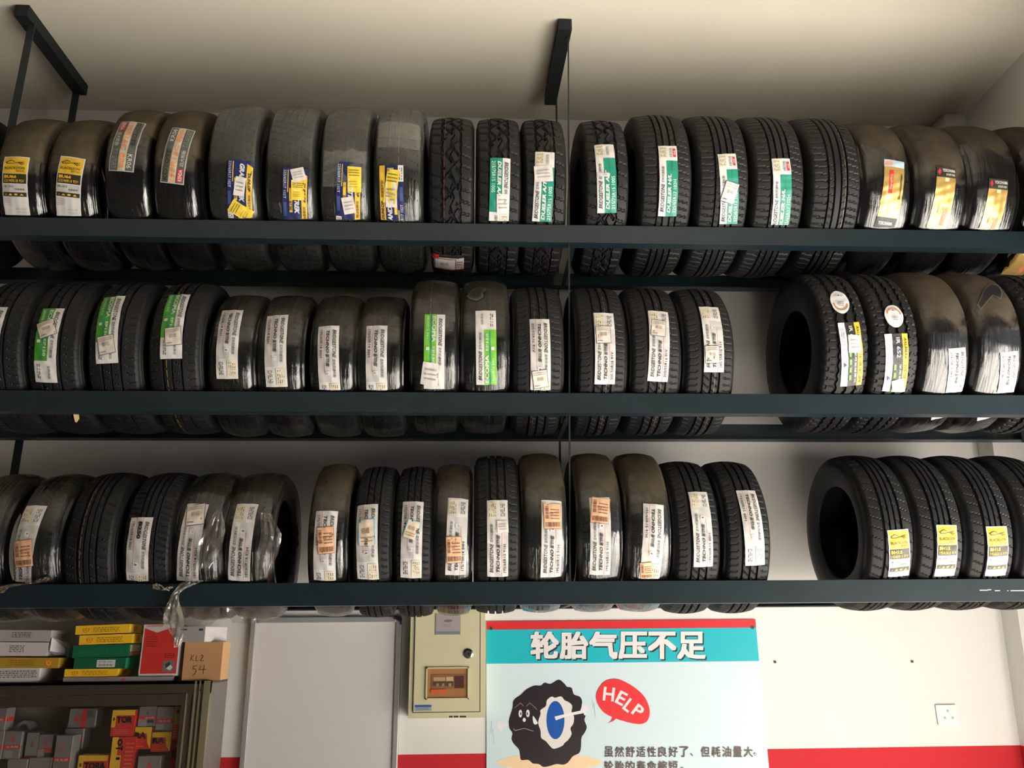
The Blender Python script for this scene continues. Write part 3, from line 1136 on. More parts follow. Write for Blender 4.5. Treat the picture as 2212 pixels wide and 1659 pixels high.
for i, (u, l, a, b_, w, ov, rot, sl) in enumerate(VN):
    t = t2(u, .204, .3565, R15, 'van', l, seed=11 + i)
    t.sticker('label_sticker', art_van(''), a, b_, w, 'down', label='yellow, black and silver label')
    el = [(.5 + .5 * math.cos(2 * PI * k / 28), .5 + .5 * math.sin(2 * PI * k / 28)) for k in range(28)]
    ring_o = [(.5 + .40 * math.cos(PI + PI * k / 14), .42 + .30 * math.sin(PI + PI * k / 14)) for k in range(15)]
    ring_i = [(.5 + .32 * math.cos(2 * PI - PI * k / 14), .42 + .23 * math.sin(2 * PI - PI * k / 14)) for k in range(15)]
    arc_p = [('p', [ring_o[k], ring_o[k + 1], ring_i[13 - k], ring_i[14 - k]], ink((180, 130, 90))) for k in range(14)]
    arts = [('p', el, ink((228, 226, 228)))] + arc_p + lines(.36, .3, .66, .5, 3, DGY, 3) + [T('三▲包', .25, .72, .45, .08, ink((80, 76, 120)))]
    if i:
        arts = [arts[0]] + [('p', [(1 - x, 1 - y) for x, y in q[1]], q[2]) if q[0] == 'p' else q for q in arts[1:]]
    dx = math.sin(math.radians(rot)) * 24
    t.sticker('oval_sticker', arts, (ov[0] + dx, ov[1] - 24), (ov[0] - dx, ov[1] + 24), 40, 'flat', label='oval white sticker')
    tag_px(t, 'plain', sl, 28, 38, 2, label='white price slip')
for u, a, b_, l, nt in ((2050, (2066, 752), (2050, 880), 'dusty film-wrapped tyre with white sticker, beside the van tyres on middle tier', (2030, 893, 38)),
                        (2165, (2178, 760), (2160, 880), 'dusty film-wrapped tyre with large torn flap in its film, middle tier right end', (2132, 897, 43))):
    t = t2(u, .208, .3575, R16, 'techno', l, seed=int(u) % 3, **YK)
    t.sticker('label_sticker', art_white('215/70R16 98H'), a, b_, 40, 'down', label='white paper label')
    if u == 2165:
        t.sticker('film_hole', [('p', [(.0, .1), (.15, .6), (.45, .95), (.8, 1), (1, .7), (.95, .45), (.6, .5), (.35, .2), (.2, 0)], ink((88, 82, 74), .3)), ('p', [(.04, .13), (.18, .58), (.46, .9), (.78, .95), (.95, .7), (.9, .5), (.58, .55), (.33, .25), (.2, .06)], ink((30, 30, 31)))], (2142, 612), (2132, 676), 46, 'flat', wr=.0, label='torn flap in the film baring the tread')
    t.sticker('label_end', [Rr_(0, 0, 1, 1, WHT)], (nt[0] + 3, 884), (nt[0], 902), nt[2], 'flat', label='white paper strip under the beam')
t2(2280, .205, .3575, R15, 'van', 'black tyre cut off by the right frame edge on the middle tier', seed=3)


# ---- bottom tier
def t3(u, W, R, Rr, k, label, **kw):
    return Tyre(3, u, 1150, W, R, Rr, k, label, **kw)


t3(-48, .16, .287, R14, 'techno', 'film-wrapped tyre cut off by the left frame edge on the bottom tier', film='film_loose', seed=1)
t = r1 = t3(75, .165, .287, R14, 'techno', 'film-wrapped tyre with orange barcode tag on white sticker, far left of bottom tier', film='film_loose', seed=2)
t.sticker('label_sticker', art_white('185/60R14 82H'), (81, 1094), (46, 1262), 47, 'up', label='white paper label')
tag_px(t, 'orange', (53, 1195), 41, 57, 3, label='orange barcode tag')
t = t3(190, .184, .293, R14, 'blh', 'bare black tyre with no sticker on the bottom tier', seed=3)
t.stripe(-.3, (110, 100, 70))
t = t3(315, .184, .293, R14, 'hl', 'bare black tyre with clean white sticker and bold heading, left part of bottom tier', seed=4)
t.sticker('label_sticker', art_white('195/60R14 86H', 'B250'), (308, 1118), (300, 1275), 48, 'down', label='white paper label')
LS = dict(film='film_loose')
r4 = t3(425, .180, .2885, R14, 'techno', 'tyre in loose ragged film whose torn tail hangs over the bottom beam', seed=0, **LS)
r4.sticker('label_sticker', art_white('185/60R14 82H'), (429, 1090), (406, 1255), 47, 'up', label='white paper label')
tag_px(r4, 'cream', (424, 1114), 40, 44, -4, label='cream price tag')
t = r5 = t3(535, .180, .2885, R14, 'techno', 'tyre in crinkled film beside the narrow empty gap on the bottom tier', seed=1, **LS)
t.sticker('label_sticker', art_white('185/60R14 82H'), (536, 1090), (517, 1254), 47, 'up', label='white paper label')
FB = dict(film='film_brown')
t = t3(705, .147, .3025, R14, 'techno', 'narrow dusty film-wrapped tyre with orange tag, right of the narrow bottom gap', seed=2, **FB)
t.sticker('label_sticker', art_white('175/70R14 84H'), (707, 1105), (703, 1268), 47, 'down', label='white paper label')
tag_px(t, 'orange', (705, 1167), 36, 57, 3, label='orange barcode tag')
t = t3(803, .147, .3025, R14, 'techno', 'narrow bare tyre with straight blue-edged tag on its sticker, bottom tier', seed=5)
t.sticker('label_sticker', art_white('175/70R14 84H'), (794, 1090), (796, 1255), 46, 'down', label='white paper label')
tag_px(t, 'blue', (792, 1150), 36, 56, 2, label='blue-edged price tag')
t = t3(892, .147, .3025, R14, 'techno', 'narrow bare tyre with torn tilted blue-edged tag on its sticker, bottom tier', seed=6)
t.sticker('label_sticker', art_white('175/70R14 84H'), (893, 1084), (888, 1248), 45, 'down', label='white paper label')
tag_px(t, 'blue', (890, 1144), 30, 40, -20, label='blue-edged price tag')
t = t3(978, .147, .3025, R14, 'techno', 'narrow dusty film-wrapped tyre with tag at the foot of its sticker, bottom tier', seed=0, **FB)
t.sticker('label_sticker', art_white('175/70R14 84H'), (990, 1078), (984, 1241), 44, 'up', label='white paper label')
tag_px(t, 'orange', (981, 1187), 34, 56, 2, label='orange barcode tag')
t = t3(1075, .178, .320, R15, 'techno', 'bare ribbed tyre with white sticker standing between two dusty wrapped tyres, bottom tier', seed=7)
t.sticker('label_sticker', art_white('195/65R15 91H'), (1074, 1081), (1075, 1245), 45, 'up', label='white paper label')
tag_px(t, 'plain', (1086, 1138), 24, 26, 3, label='pale torn slip')
BR = [(1178, 'dusty film-wrapped tyre with orange barcode tag, left of the thin rod on bottom tier', (1191, 1082), (1189, 1245), 44, 'up', (1193, 1116), 38, 54, 2),
      (1299, 'dusty film-wrapped tyre with orange tag high up, right of bottom-tier rod', (1294, 1076), (1295, 1240), 44, 'up', (1296, 1104), 40, 54, -4),
      (1405, 'dusty film-wrapped tyre with sticker printed downward and orange scrap at its foot', (1411, 1090), (1401, 1251), 45, 'down', (1395, 1230), 26, 34, 4)]
for i, (u, l, a, b_, w, ori, c, tw, th, rot) in enumerate(BR):
    t = t3(u, .172, .320, R15, 'techno', l, seed=i + 1, **FB)
    t.sticker('label_sticker', art_white('195/65R15 91H'), a, b_, w, ori, label='white paper label')
    tag_px(t, 'orange', c, tw, th, rot, label='orange barcode tag')
t = t3(1510, .180, .311, R15, 'techno', 'bare ribbed tyre with wrinkled white sticker, second left of the wide bottom gap', seed=8)
t.sticker('label_sticker', art_white('195/60R15 88H'), (1506, 1063), (1519, 1224), 42, 'up', label='white paper label')
t = t3(1620, .180, .311, R15, 'techno', 'bare ribbed tyre with sticker printed downward, bordering the wide bottom gap on its left', seed=9)
t.sticker('label_sticker', art_white('195/60R15 88H'), (1610, 1060), (1631, 1221), 43, 'down', label='white paper label')
BL = [(1930, 'bare ribbed tyre with yellow sticker, its side hole open to the wide gap', (1939, 1144), (1934, 1275), 48),
      (2037, 'bare ribbed tyre with yellow sticker set slightly higher, second right of the wide gap', (2044, 1134), (2030, 1272), 46),
      (2147, 'bare ribbed tyre with yellow sticker, third right of the wide gap on bottom tier', (2152, 1137), (2140, 1272), 47)]
for i, (u, l, a, b_, w) in enumerate(BL):
    t = t3(u, .190, .321, R15, 'blh', l, seed=10 + i)
    t.sticker('label_sticker', art_yellow('BH15', '195/65R15 91V'), a, b_, w, 'flat', label='yellow, black and white paper label')
t3(2262, .190, .321, R15, 'blh', 'bare ribbed tyre cut off by the right frame edge on the bottom tier', seed=13)


def scrap(t, path, y, mat, seed, name='film_scrap', amp=.012, label='crumpled clear film hanging loose'):
    """Crumpled sheet of loose film that follows photo points (u, v, width px) at depth y."""
    rnd = random.Random(seed)
    n = 10
    V, F = [], []
    m = []
    for k in range(len(path) - 1):
        for j in range(6):
            f = j / 6
            m.append([path[k][q] * (1 - f) + path[k + 1][q] * f for q in range(3)])
    m.append(list(path[-1]))
    ph = [rnd.random() * 6.28 for _ in range(4)]
    for j, (u, v, w) in enumerate(m):
        for i in range(n + 1):
            s = i / n - .5
            q = P(u + s * w, v + rnd.uniform(-1.5, 1.5), y)
            fold = amp * (math.sin(9 * s * 2 + ph[0] + j * .4) * .6 + math.sin(23 * s + ph[1]) * .5 + rnd.uniform(-.35, .35))
            V.append(t.inv @ Vector((q.x, y - abs(amp) * 1.7 + fold, q.z)))
    for j in range(len(m) - 1):
        for i in range(n):
            a = j * (n + 1) + i
            F.append((a, a + 1, a + n + 2, a + n + 1))
    b = MB()
    b.add(V, F, mat)
    o = b.obj(name, t.o, smooth=True)
    o['label'] = label
    return o


SCR = scrap_mat('loose_clear_film', .62, .2, (190, 184, 172))
SCB = scrap_mat('dusty_loose_film', .25, .15, (130, 116, 94))
scrap(r4, [(432, 1254, 40), (408, 1262, 34), (390, 1276, 12), (382, 1290, 16), (376, 1315, 34), (382, 1345, 44), (388, 1375, 22), (386, 1398, 12)], 3.197, SCR, 3)
scrap(r4, [(340, 1262, 14), (350, 1272, 30), (362, 1276, 22), (374, 1268, 14)], 3.197, SCR, 5)
scrap(r1, [(4, 1282, 16), (16, 1268, 26), (44, 1262, 34), (74, 1260, 30), (96, 1254, 26), (106, 1248, 12)], 3.197, SCB, 8, amp=.008)

SCW = scrap_mat('crinkled_clear_film', .72, .16, (160, 154, 144))
scrap(r4, [(476, 1106, 14), (466, 1145, 44), (456, 1188, 52), (444, 1228, 22)], 3.165, SCW, 11, amp=.010)
scrap(r4, [(420, 1312, 112), (420, 1332, 118), (416, 1350, 84)], 3.285, SCW, 12, amp=.008)
scrap(r5, [(578, 1110, 22), (588, 1155, 44), (582, 1195, 46), (570, 1250, 22)], 3.165, SCW, 13, amp=.012)
scrap(r5, [(548, 1310, 108), (546, 1330, 106), (540, 1346, 70)], 3.285, SCW, 14, amp=.008)

# ------------------------------------------------------------------ things on the back wall
YB = YW - .002


def quad(u0, v0, u1, v1, y):
    """x0, x1, z0, z1 of an upright rectangle seen between two photo corners at depth y."""
    vm, um = (v0 + v1) / 2, (u0 + u1) / 2
    return P(u0, vm, y).x, P(u1, vm, y).x, P(um, v1, y).z, P(um, v0, y).z


ALU = pmat('brushed_aluminium', (176, 176, 176), 0.4, metal=.55)
# whiteboard
x0, x1, z0, z1 = quad(530, 1333, 863, 1650, YW - .03)
z0 = .78
wb = empty('whiteboard', (x0, YW - .015, z0))
tag(wb, 'large blank white board in a grey aluminium frame on the back wall', 'board')
fr = .024
b = MB()
b.box(x0 + fr, x1 - fr, YW - .022, YB, z0 + fr, z1 - fr, pmat('white_enamel', (216, 211, 209), .28))
mb_obj(b, 'panel', wb)
b = MB()
for q in ((x0, x0 + fr, z0, z1), (x1 - fr, x1, z0, z1), (x0 + fr, x1 - fr, z0, z0 + fr), (x0 + fr, x1 - fr, z1 - fr, z1)):
    b.box(q[0], q[1], YW - .032, YB, q[2], q[3], ALU)
mb_obj(b, 'frame', wb, bevel=.003)
b = MB()
a, c = P(852, 1333, YW - .04), P(868, 1346, YW - .04)
b.cyl((a.x, YW - .04, a.z), (c.x - a.x, 0, (c.z - a.z) * .5), .008, .035, BLK, 10)
b.cyl((c.x - .006, YW - .04, a.z - .003), (.1, 0, -1), .004, .03, BLK, 8)
o = mb_obj(b, 'corner_clip', wb)
o['label'] = 'black corner clip'

# distribution box
YE = YW - .09
x0, x1, z0, z1 = quad(885, 1290, 1048, 1551, YE)
eb = empty('distribution_box', ((x0 + x1) / 2, YW - .045, z0))
tag(eb, 'cream metal electrical distribution box with round lock between the board and the poster', 'electrical box')
CRE = pmat('cream_enamel', (196, 190, 156), .45, noise=(4, .05))
b = MB()
b.box(x0, x1, YE, YB, z0, z1, CRE)
for u, w in ((970, 8), (980, 10), (993, 9), (1002, 5)):           # chipped paint along the lower edge
    q0, q1, qa, qb = quad(u, 1546, u + w, 1550, YE)
    b.box(q0, q1, YE - .0004, YE, qa, qb, ink((70, 56, 44)))
mb_obj(b, 'body', eb, bevel=.004)
d0, d1, e0, e1 = quad(896, 1296, 1036, 1537, YE)
b = MB()
b.box(d0 - .004, d1 + .004, YE - .001, YE + .001, e0 - .004, e1 + .004, ink((60, 56, 44)))
b.box(d0, d1, YE - .009, YE - .001, e0, e1, CRE)
door = mb_obj(b, 'door', eb)
YD = YE - .009


def door_part(name, mb, label=None):
    mb.v = [(p[0] - eb.location.x, p[1] - eb.location.y, p[2] - eb.location.z) for p in mb.v]
    o = mb.obj(name, door)
    if label:
        o['label'] = label
    return o


b = MB()
q = quad(942, 1326, 994, 1370, YD)
b.box(q[0] - .002, q[1] + .002, YD - .003, YD, q[2] - .002, q[3] + .002, ink((150, 144, 120)))
b.box(q[0], q[1], YD - .0035, YD, q[2], q[3], ink((158, 150, 152), .2))
b.box(q[0], q[1], YD - .004, YD, q[2], q[2] + .012, ink((118, 118, 138)))
v, f = text2d('CHNT', q[0] + .03, q[3] - .055, .035, .012)
b.add([(x, YD - .004, z) for x, z in v], f, ink((120, 112, 112)))
cxm, czm = (q[0] + q[1]) / 2, q[3] - .03
b.add([(cxm + .02 * math.cos(2 * PI * k / 20), YD - .004, czm + .006 * math.sin(2 * PI * k / 20)) for k in range(20)], [tuple(range(20))], ink((110, 98, 98)))
door_part('meter_window', b, 'grey glazed meter window')
b = MB()
c = P(1012, 1412, YD)
b.cyl((c.x, YD, c.z), (0, -1, 0), .021, .006, CHROME, 32)
b.cyl((c.x, YD - .006, c.z), (0, -1, 0), .021, .005, CHROME, 32, .014)
b.cyl((c.x, YD - .011, c.z), (0, -1, 0), .004, .003, BLK, 12)
door_part('lock', b, 'round chrome lock')
b = MB()
q = quad(920, 1441, 1013, 1511, YD)
for k in ((q[0], q[0] + .006, q[2], q[3]), (q[1] - .006, q[1], q[2], q[3]), (q[0], q[1], q[2], q[2] + .006), (q[0], q[1], q[3] - .006, q[3])):
    b.box(k[0], k[1], YD - .008, YD, k[2], k[3], CRE)
b.box(q[0] + .006, q[1] - .006, YD - .001, YD, q[2] + .006, q[3] - .006, ink((158, 112, 70), .3))
bw = door_part('breaker_window', b, 'brown tinted breaker window')
b = MB()
NB = 0
for u0, v0, u1, v1, col in ((932, 1457, 1007, 1488, (132, 96, 66)), (937, 1463, 962, 1471, (176, 144, 104)), (964, 1462, 979, 1471, (196, 160, 112)),
                            (935, 1472, 979, 1482, (84, 64, 56)), (982, 1460, 1002, 1486, (78, 48, 42)), (943, 1476, 948, 1482, (150, 124, 96)),
                            (955, 1476, 960, 1482, (150, 124, 96)), (969, 1476, 975, 1482, (160, 132, 100)), (931, 1489, 964, 1496, (214, 84, 58))):
    k = quad(u0, v0, u1, v1, YD)
    NB += 1
    b.box(k[0], k[1], YD - .003 - .0004 * NB, YD - .0015, k[2], k[3], ink(col, .35))
b.v = [(p[0] - eb.location.x, p[1] - eb.location.y, p[2] - eb.location.z) for p in b.v]
o = b.obj('circuit_breakers', door)
b = MB()
q = quad(896, 1523, 932, 1536, YD)
b.box(q[0], q[1], YD - .0008, YD, q[2], q[3], ink((150, 158, 176)))
b.box(q[0], q[1], YD - .0012, YD, (q[2] + q[3]) / 2 + .004, q[3], ink((44, 84, 150)))
for k in range(2):
    b.box(q[0] + .006, q[1] - .01, YD - .0012, YD, q[2] + .005 + .006 * k, q[2] + .007 + .006 * k, ink((90, 96, 110)))
door_part('type_label', b, 'small blue and white label')

# ------------------------------------------------------------------ poster
YP = YW - .006
x0, x1, z0, z1 = quad(1051, 1340, 1636, 1430, YP)
x1 = P(1640, 1428, YP).x
zb = .55
po = empty('poster', (x0, YW - .003, zb))
tag(po, 'large wall poster with teal header and red top strip showing a cartoon tyre', 'poster')
pb = MB()
pb.box(x0, x1, YP, YB, zb, z1, ink((218, 238, 244), .3))


def pz(v):
    return P(1340, v, YP).z


TQ, RD = ink((34, 178, 192), .3), ink((208, 48, 54), .3)
pb.box(x0, x1, YP - .0003, YP, pz(1431), z1, TQ)
pb.box(x0, x1, YP - .0006, YP, pz(1358), z1, RD)
NL = [0]


def shape(px, rgb, cu=860, cv=1239, s=560 / 2212, y=None):
    """Flat printed shape given in the pixels of an enlarged photo crop."""
    NL[0] += 1
    yy = YP - .0007 - NL[0] * .00006
    pts = [P(cu + a * s, cv + c * s, YP) for a, c in px]
    pb.add([(p.x, yy, p.z) for p in pts], [tuple(range(len(pts)))], ink(rgb, .3))


def smooth(px, n=4):
    out = []
    m = len(px)
    for i in range(m):
        p0, p1, p2, p3 = (np.array(px[(i + k) % m], float) for k in (-1, 0, 1, 2))
        for j in range(n):
            t = j / n
            out.append(tuple(.5 * (2 * p1 + (p2 - p0) * t + (2 * p0 - 5 * p1 + 4 * p2 - p3) * t * t + (3 * p1 - p0 - 3 * p2 + p3) * t ** 3)))
    return out


def ell(cx, cy, rx, ry, n=36):
    return [(cx + rx * math.cos(2 * PI * k / n), cy + ry * math.sin(2 * PI * k / n)) for k in range(n)]


def stroke(pts, w, rgb):
    for (a, b_), (c, d) in zip(pts, pts[1:]):
        l = math.hypot(c - a, d - b_) or 1
        nx, ny = -(d - b_) / l * w / 2, (c - a) / l * w / 2
        shape([(a + nx, b_ + ny), (a - nx, b_ - ny), (c - nx, d - ny), (c + nx, d + ny)], rgb)


def ptext(s, u, v, w, h, rgb, bold=0.0, rot=0.0):
    """One line of printed characters in photo pixels: left, top, width, height."""
    NL[0] += 1
    yy = YP - .0007 - NL[0] * .00006
    vv, f = text2d(s, -w / 2, -h / 2, w, h, 0)
    if bold:
        d = bold * h
        offs = [(d * .5 * i, d * .5 * j) for i in (-1, 0, 1) for j in (-.8, 0, .8)]
        n0 = len(vv)
        f = [tuple(i + n0 * k for i in g) for k in range(len(offs)) for g in f]
        vv = [(x + a, y + b_) for a, b_ in offs for x, y in vv]
    ca, sa = math.cos(math.radians(rot)), math.sin(math.radians(rot))
    pts = [P(u + w / 2 + x * ca + y * sa, v + h / 2 + x * sa - y * ca, YP) for x, y in vv]
    m = len(pts) // (9 if bold else 1)
    pb.add([(p.x, yy - 6e-6 * (i // max(1, m)), p.z) for i, p in enumerate(pts)], f, ink(rgb, .3))


shape(ell(1290, 1610, 447, 68), (250, 220, 178))
BK = (40, 32, 36)
shape(smooth([(945, 1250), (975, 1150), (985, 1080), (1050, 1030), (1090, 990), (1160, 955), (1215, 955), (1250, 930), (1300, 940), (1370, 905), (1420, 940), (1440, 965), (1480, 975),
              (1500, 1030), (1550, 1050), (1570, 1090), (1565, 1150), (1600, 1200), (1590, 1250), (1610, 1310), (1590, 1360), (1565, 1400), (1560, 1480), (1545, 1530), (1490, 1560),
              (1450, 1610), (1410, 1630), (1350, 1625), (1300, 1640), (1240, 1650), (1200, 1625), (1150, 1620), (1110, 1590), (1050, 1590), (1040, 1550), (1030, 1500), (985, 1450),
              (968, 1410), (975, 1360), (950, 1320)]), BK)
shape(smooth([(1270, 1080), (1310, 1050), (1340, 1060), (1390, 1048), (1420, 1080), (1460, 1100), (1485, 1130), (1480, 1180), (1500, 1220), (1495, 1280), (1470, 1320), (1480, 1370),
              (1450, 1420), (1420, 1445), (1400, 1470), (1330, 1495), (1295, 1470), (1260, 1430), (1220, 1400), (1215, 1340), (1195, 1270), (1215, 1200), (1215, 1165), (1260, 1130)]), (238, 232, 228))
shape(ell(1342, 1250, 77, 163), (20, 84, 166))
HW = (246, 244, 246)
shape([(1335, 1220), (1440, 1195), (1560, 1168), (1578, 1192), (1450, 1215), (1345, 1252)], HW)
shape(smooth([(1555, 1172), (1565, 1140), (1572, 1115), (1582, 1118), (1588, 1135), (1600, 1114), (1608, 1120), (1604, 1140), (1620, 1126), (1626, 1136), (1612, 1156), (1630, 1150), (1630, 1160), (1608, 1176), (1600, 1208), (1588, 1206), (1580, 1190)], 3), HW)
shape([(890, 1285), (945, 1275), (942, 1300), (895, 1308)], HW)
shape(smooth([(900, 1308), (885, 1330), (878, 1352), (868, 1350), (866, 1326), (846, 1322), (836, 1310), (850, 1304), (836, 1292), (840, 1282), (858, 1290), (852, 1272), (862, 1266), (874, 1282), (884, 1266), (892, 1272), (896, 1288)], 3), HW)
stroke([(992, 1148), (1043, 1103), (1070, 1130)], 5, (150, 120, 96))
stroke([(1092, 1133), (1125, 1102), (1187, 1162)], 5, (150, 120, 96))
stroke([(985, 1322), (998, 1340), (1075, 1320), (1155, 1345)], 5, (170, 160, 150))
shape(ell(1043, 1195, 15, 32), HW)
shape(ell(1107, 1193, 15, 32), HW)
shape(ell(1047, 1195, 5, 14), BK)
shape(ell(1103, 1195, 5, 14), BK)
shape(ell(1076, 1248, 13, 17), HW)
shape(smooth([(1150, 1213), (1185, 1260), (1190, 1278), (1170, 1288), (1153, 1272)], 3), HW)
stroke([(1655, 1072), (1662, 1145), (1672, 1100), (1684, 1228)], 3, (190, 196, 204))
stroke([(800, 1255), (792, 1360), (808, 1325), (820, 1448)], 3, (190, 200, 208))
BUB = [(148, 1060), (165, 990), (215, 925), (280, 900), (350, 905), (430, 942), (500, 990), (560, 1050), (598, 1130), (605, 1200), (582, 1260), (530, 1283), (460, 1278), (390, 1260), (325, 1240)]
shape(smooth(BUB + [(230, 1195), (175, 1135)]), (226, 52, 58), 1250)
shape([(330, 1225), (300, 1255), (244, 1279), (275, 1258), (292, 1225)], (226, 52, 58), 1250)
for ch, u, v, w, h, r in (('H', 257, 1028, 88, 112, 6), ('E', 364, 1063, 68, 110, 27), ('L', 428, 1124, 56, 108, 37), ('P', 506, 1172, 72, 100, 38)):
    k = 560 / 2212
    ptext(ch, 1250 + u * k - w * k / 2, 1239 + v * k - h * k / 2, w * k, h * k, (244, 240, 240), .07, r)
for i, ch in enumerate('轮胎气压不足'):
    ptext(ch, 1151 + 63.3 * i, 1369, 57, 56, (52, 44, 46), .085)
for i, ch in enumerate('轮胎气压不足'):
    ptext(ch, 1148 + 63.3 * i, 1366, 57, 56, (242, 238, 238), .085)
for i, ch in enumerate('虽然舒适性良好了、但耗油量大'):
    w, h, dv = (19, 22, 0) if ch != '、' else (6, 6, 14)
    ptext(ch, 1305.5 + 23.15 * i, 1613 + dv, w, h, (92, 74, 70), .03)
for i, ch in enumerate('轮胎的寿命缩短'):
    ptext(ch, 1305.5 + 23.15 * i, 1644, 19, 22, (92, 74, 70), .03)
for u, v in ((1631, 1629), (1474, 1660)):
    shape(ell((u - 860) * 2212 / 560, (v - 1239) * 2212 / 560, 11, 11, 20), (120, 104, 100))
    shape(ell((u - 860) * 2212 / 560, (v - 1239) * 2212 / 560, 7, 7, 20), (218, 238, 244))
pb.v = [(p[0] - po.location.x, p[1] - po.location.y, p[2] - po.location.z) for p in pb.v]
pb.obj('printed_board', po)
for u, v in ((1061, 1357), (1625, 1355)):
    b = MB()
    c = P(u, v, YP)
    b.cyl((c.x, YP, c.z), (0, -1, 0), .009, .003, ink((90, 84, 80), .3), 20)
    b.cyl((c.x, YP - .003, c.z), (0, -1, 0), .004, .0015, BLK, 12)
    o = mb_obj(b, 'screw_cap', po)

# wall plugs and socket
for u, v, l in ((1674, 1430, 'small dark wall plug just right of the poster header'), (1970, 1429, 'small dark wall plug on the bare wall near the corner pier')):
    b = MB()
    c = P(u, v, YW)
    b.cyl((0, .002, 0), (0, -1, 0), .0058, .004, ink((50, 46, 44)), 14)
    o = b.obj('wall_plug')
    o.location = (c.x, YW - .002, c.z)
    tag(o, l, 'wall plug', 'dark plugs in the bare wall')
b = MB()
x0, x1, z0, z1 = quad(2022, 1522, 2066, 1566, YW)
so = empty('wall_socket', (x0, YW - .004, z0))
tag(so, 'white wall socket low on the bare wall at the right', 'socket')
b.box(x0, x1, YW - .008, YB, z0, z1, pmat('white_plastic', (232, 230, 228), .35))
mb_obj(b, 'cover_plate', so, bevel=.002)
b = MB()
for fx, fz in ((.55, .7), (.36, .36), (.74, .36)):
    b.cyl((x0 + (x1 - x0) * fx, YW - .0078, z0 + (z1 - z0) * fz), (0, -1, 0), .006, .001, ink((170, 168, 164)), 16)
mb_obj(b, 'socket_holes', so)

# ------------------------------------------------------------------ cabinet
YC = YW - .25
BRZ = pmat('bronze_aluminium', (78, 70, 60), .38, metal=.35)
BRL = pmat('bright_bronze_edge', (170, 160, 128), .3, metal=.6)
SIDE = pmat('grey_side_panel', (118, 110, 106), .5)
GLS = scrap_mat('cabinet_glass', .97, .035, (150, 140, 130))
xr = P(455, 1478, YC).x
xl = -2.25
zt = P(300, 1472, YC).z
cab = empty('display_cabinet', ((xl + xr) / 2, YC + .12, 0))
tag(cab, 'bronze aluminium glass-front display cabinet full of filter boxes at lower left', 'cabinet')
b = MB()
zm, zr = P(300, 1499, YC).z, P(300, 1525, YC).z
b.box(xl, xr, YC, YC + .02, zm, zt, BRZ)
b.box(xl, xr - .09, YC + .003, YC + .02, zr, zm - .002, BRZ)
mb_obj(b, 'top_rail', cab)
b = MB()
b.box(xl, xr, YC, YB, zt - .012, zt - .0005, BRZ)
mb_obj(b, 'top_panel', cab)
b = MB()
for u0, u1, m, dy in ((396, 406, BRZ, .004), (404, 407, BRL, .002), (407, 421, BRZ, .008), (421, 425, BRL, .0), (425, 431, BRZ, .006), (431, 434, BRL, 0), (434, 441, BRZ, .006), (441, 455, BRL, -.001)):
    xa, xb = P(u0, 1478, YC).x, P(u1, 1478, YC).x
    b.box(xa, xb, YC + dy - .002, YC + .022, .06, zt if u0 > 415 else zm, m)
mb_obj(b, 'door_stile', cab)
b = MB()
b.cyl((P(435, 1491, YC).x, YC - .002, P(435, 1491, YC).z), (0, -1, 0), .004, .002, CHROME, 12)
mb_obj(b, 'screw', cab)
b = MB()
b.box(xr - .004, xr, YC + .022, YB, 0, zt - .012, SIDE)
mb_obj(b, 'side_panel', cab)
b = MB()
b.box(xl, xl + .004, YC, YB, 0, zt - .012, SIDE)
mb_obj(b, 'side_panel', cab)
b = MB()
b.box(xl, xr, YB - .004, YB - .001, .0, zt - .012, pmat('cabinet_back', (150, 142, 132), .7))
mb_obj(b, 'back_panel', cab)
zs = P(200, 1693, YC + .05).z
for z in (zs, .55, .1):
    b = MB()
    b.box(xl + .004, xr - .004, YC + .03, YB - .004, z - .012, z, BRZ)
    mb_obj(b, 'shelf', cab)
b = MB()
b.box(xl + .02, P(397, 1560, YC).x, YC + .012, YC + .016, .07, zr + .01, GLS)
mb_obj(b, 'glass_door', cab)['label'] = 'clear glass door'


# ------------------------------------------------------------------ cartons
def carton(name, label, cat, rect, y, d, mat, art=(), side=(), yaw=0.0, roll=0.0, group=None, zb=None, top=None, lift=.0):
    """Closed cardboard box whose front face spans the photo rectangle rect at depth y."""
    u0, v0, u1, v1 = rect
    x0, x1, z0, z1 = quad(u0, v0, u1, v1, y)
    if zb is not None:
        z0 = zb
    w, h = x1 - x0, z1 - z0
    b = MB()
    b.box(-w / 2, w / 2, 0, d, 0, h, mat)
    if top:
        b.box(-w / 2, w / 2, 0, d, h, h + .0006, top)
    for i, p in enumerate(art):
        yy = -.0003 - .00012 * min(i, 12)
        if p[0] == 'r':
            b.add([(-w / 2 + p[a] * w, yy, p[c] * h) for a, c in ((1, 2), (3, 2), (3, 4), (1, 4))], [(0, 1, 2, 3)], p[5])
        elif p[0] == 'p':
            b.add([(-w / 2 + a * w, yy, c * h) for a, c in p[1]], [tuple(range(len(p[1])))], p[2])
        else:
            _, s, x, yv, tw, th, col, bold, sh = p
            vv, f = text2d(s, x * w, yv * h, tw * w, th * h, bold, sh)
            b.add([(-w / 2 + a, -.0022, c) for a, c in vv], f, col)
    for i, p in enumerate(side):
        xx = w / 2 + .0003 + .0002 * i
        b.add([(xx, p[a] * d, p[c] * h) for a, c in ((1, 2), (3, 2), (3, 4), (1, 4))], [(0, 1, 2, 3)], p[5])
    o = b.obj(name)
    o.location = ((x0 + x1) / 2, y, z0 + lift)
    o.rotation_euler = (0, math.radians(roll), math.radians(yaw))
    tag(o, label, cat, group)
    return o


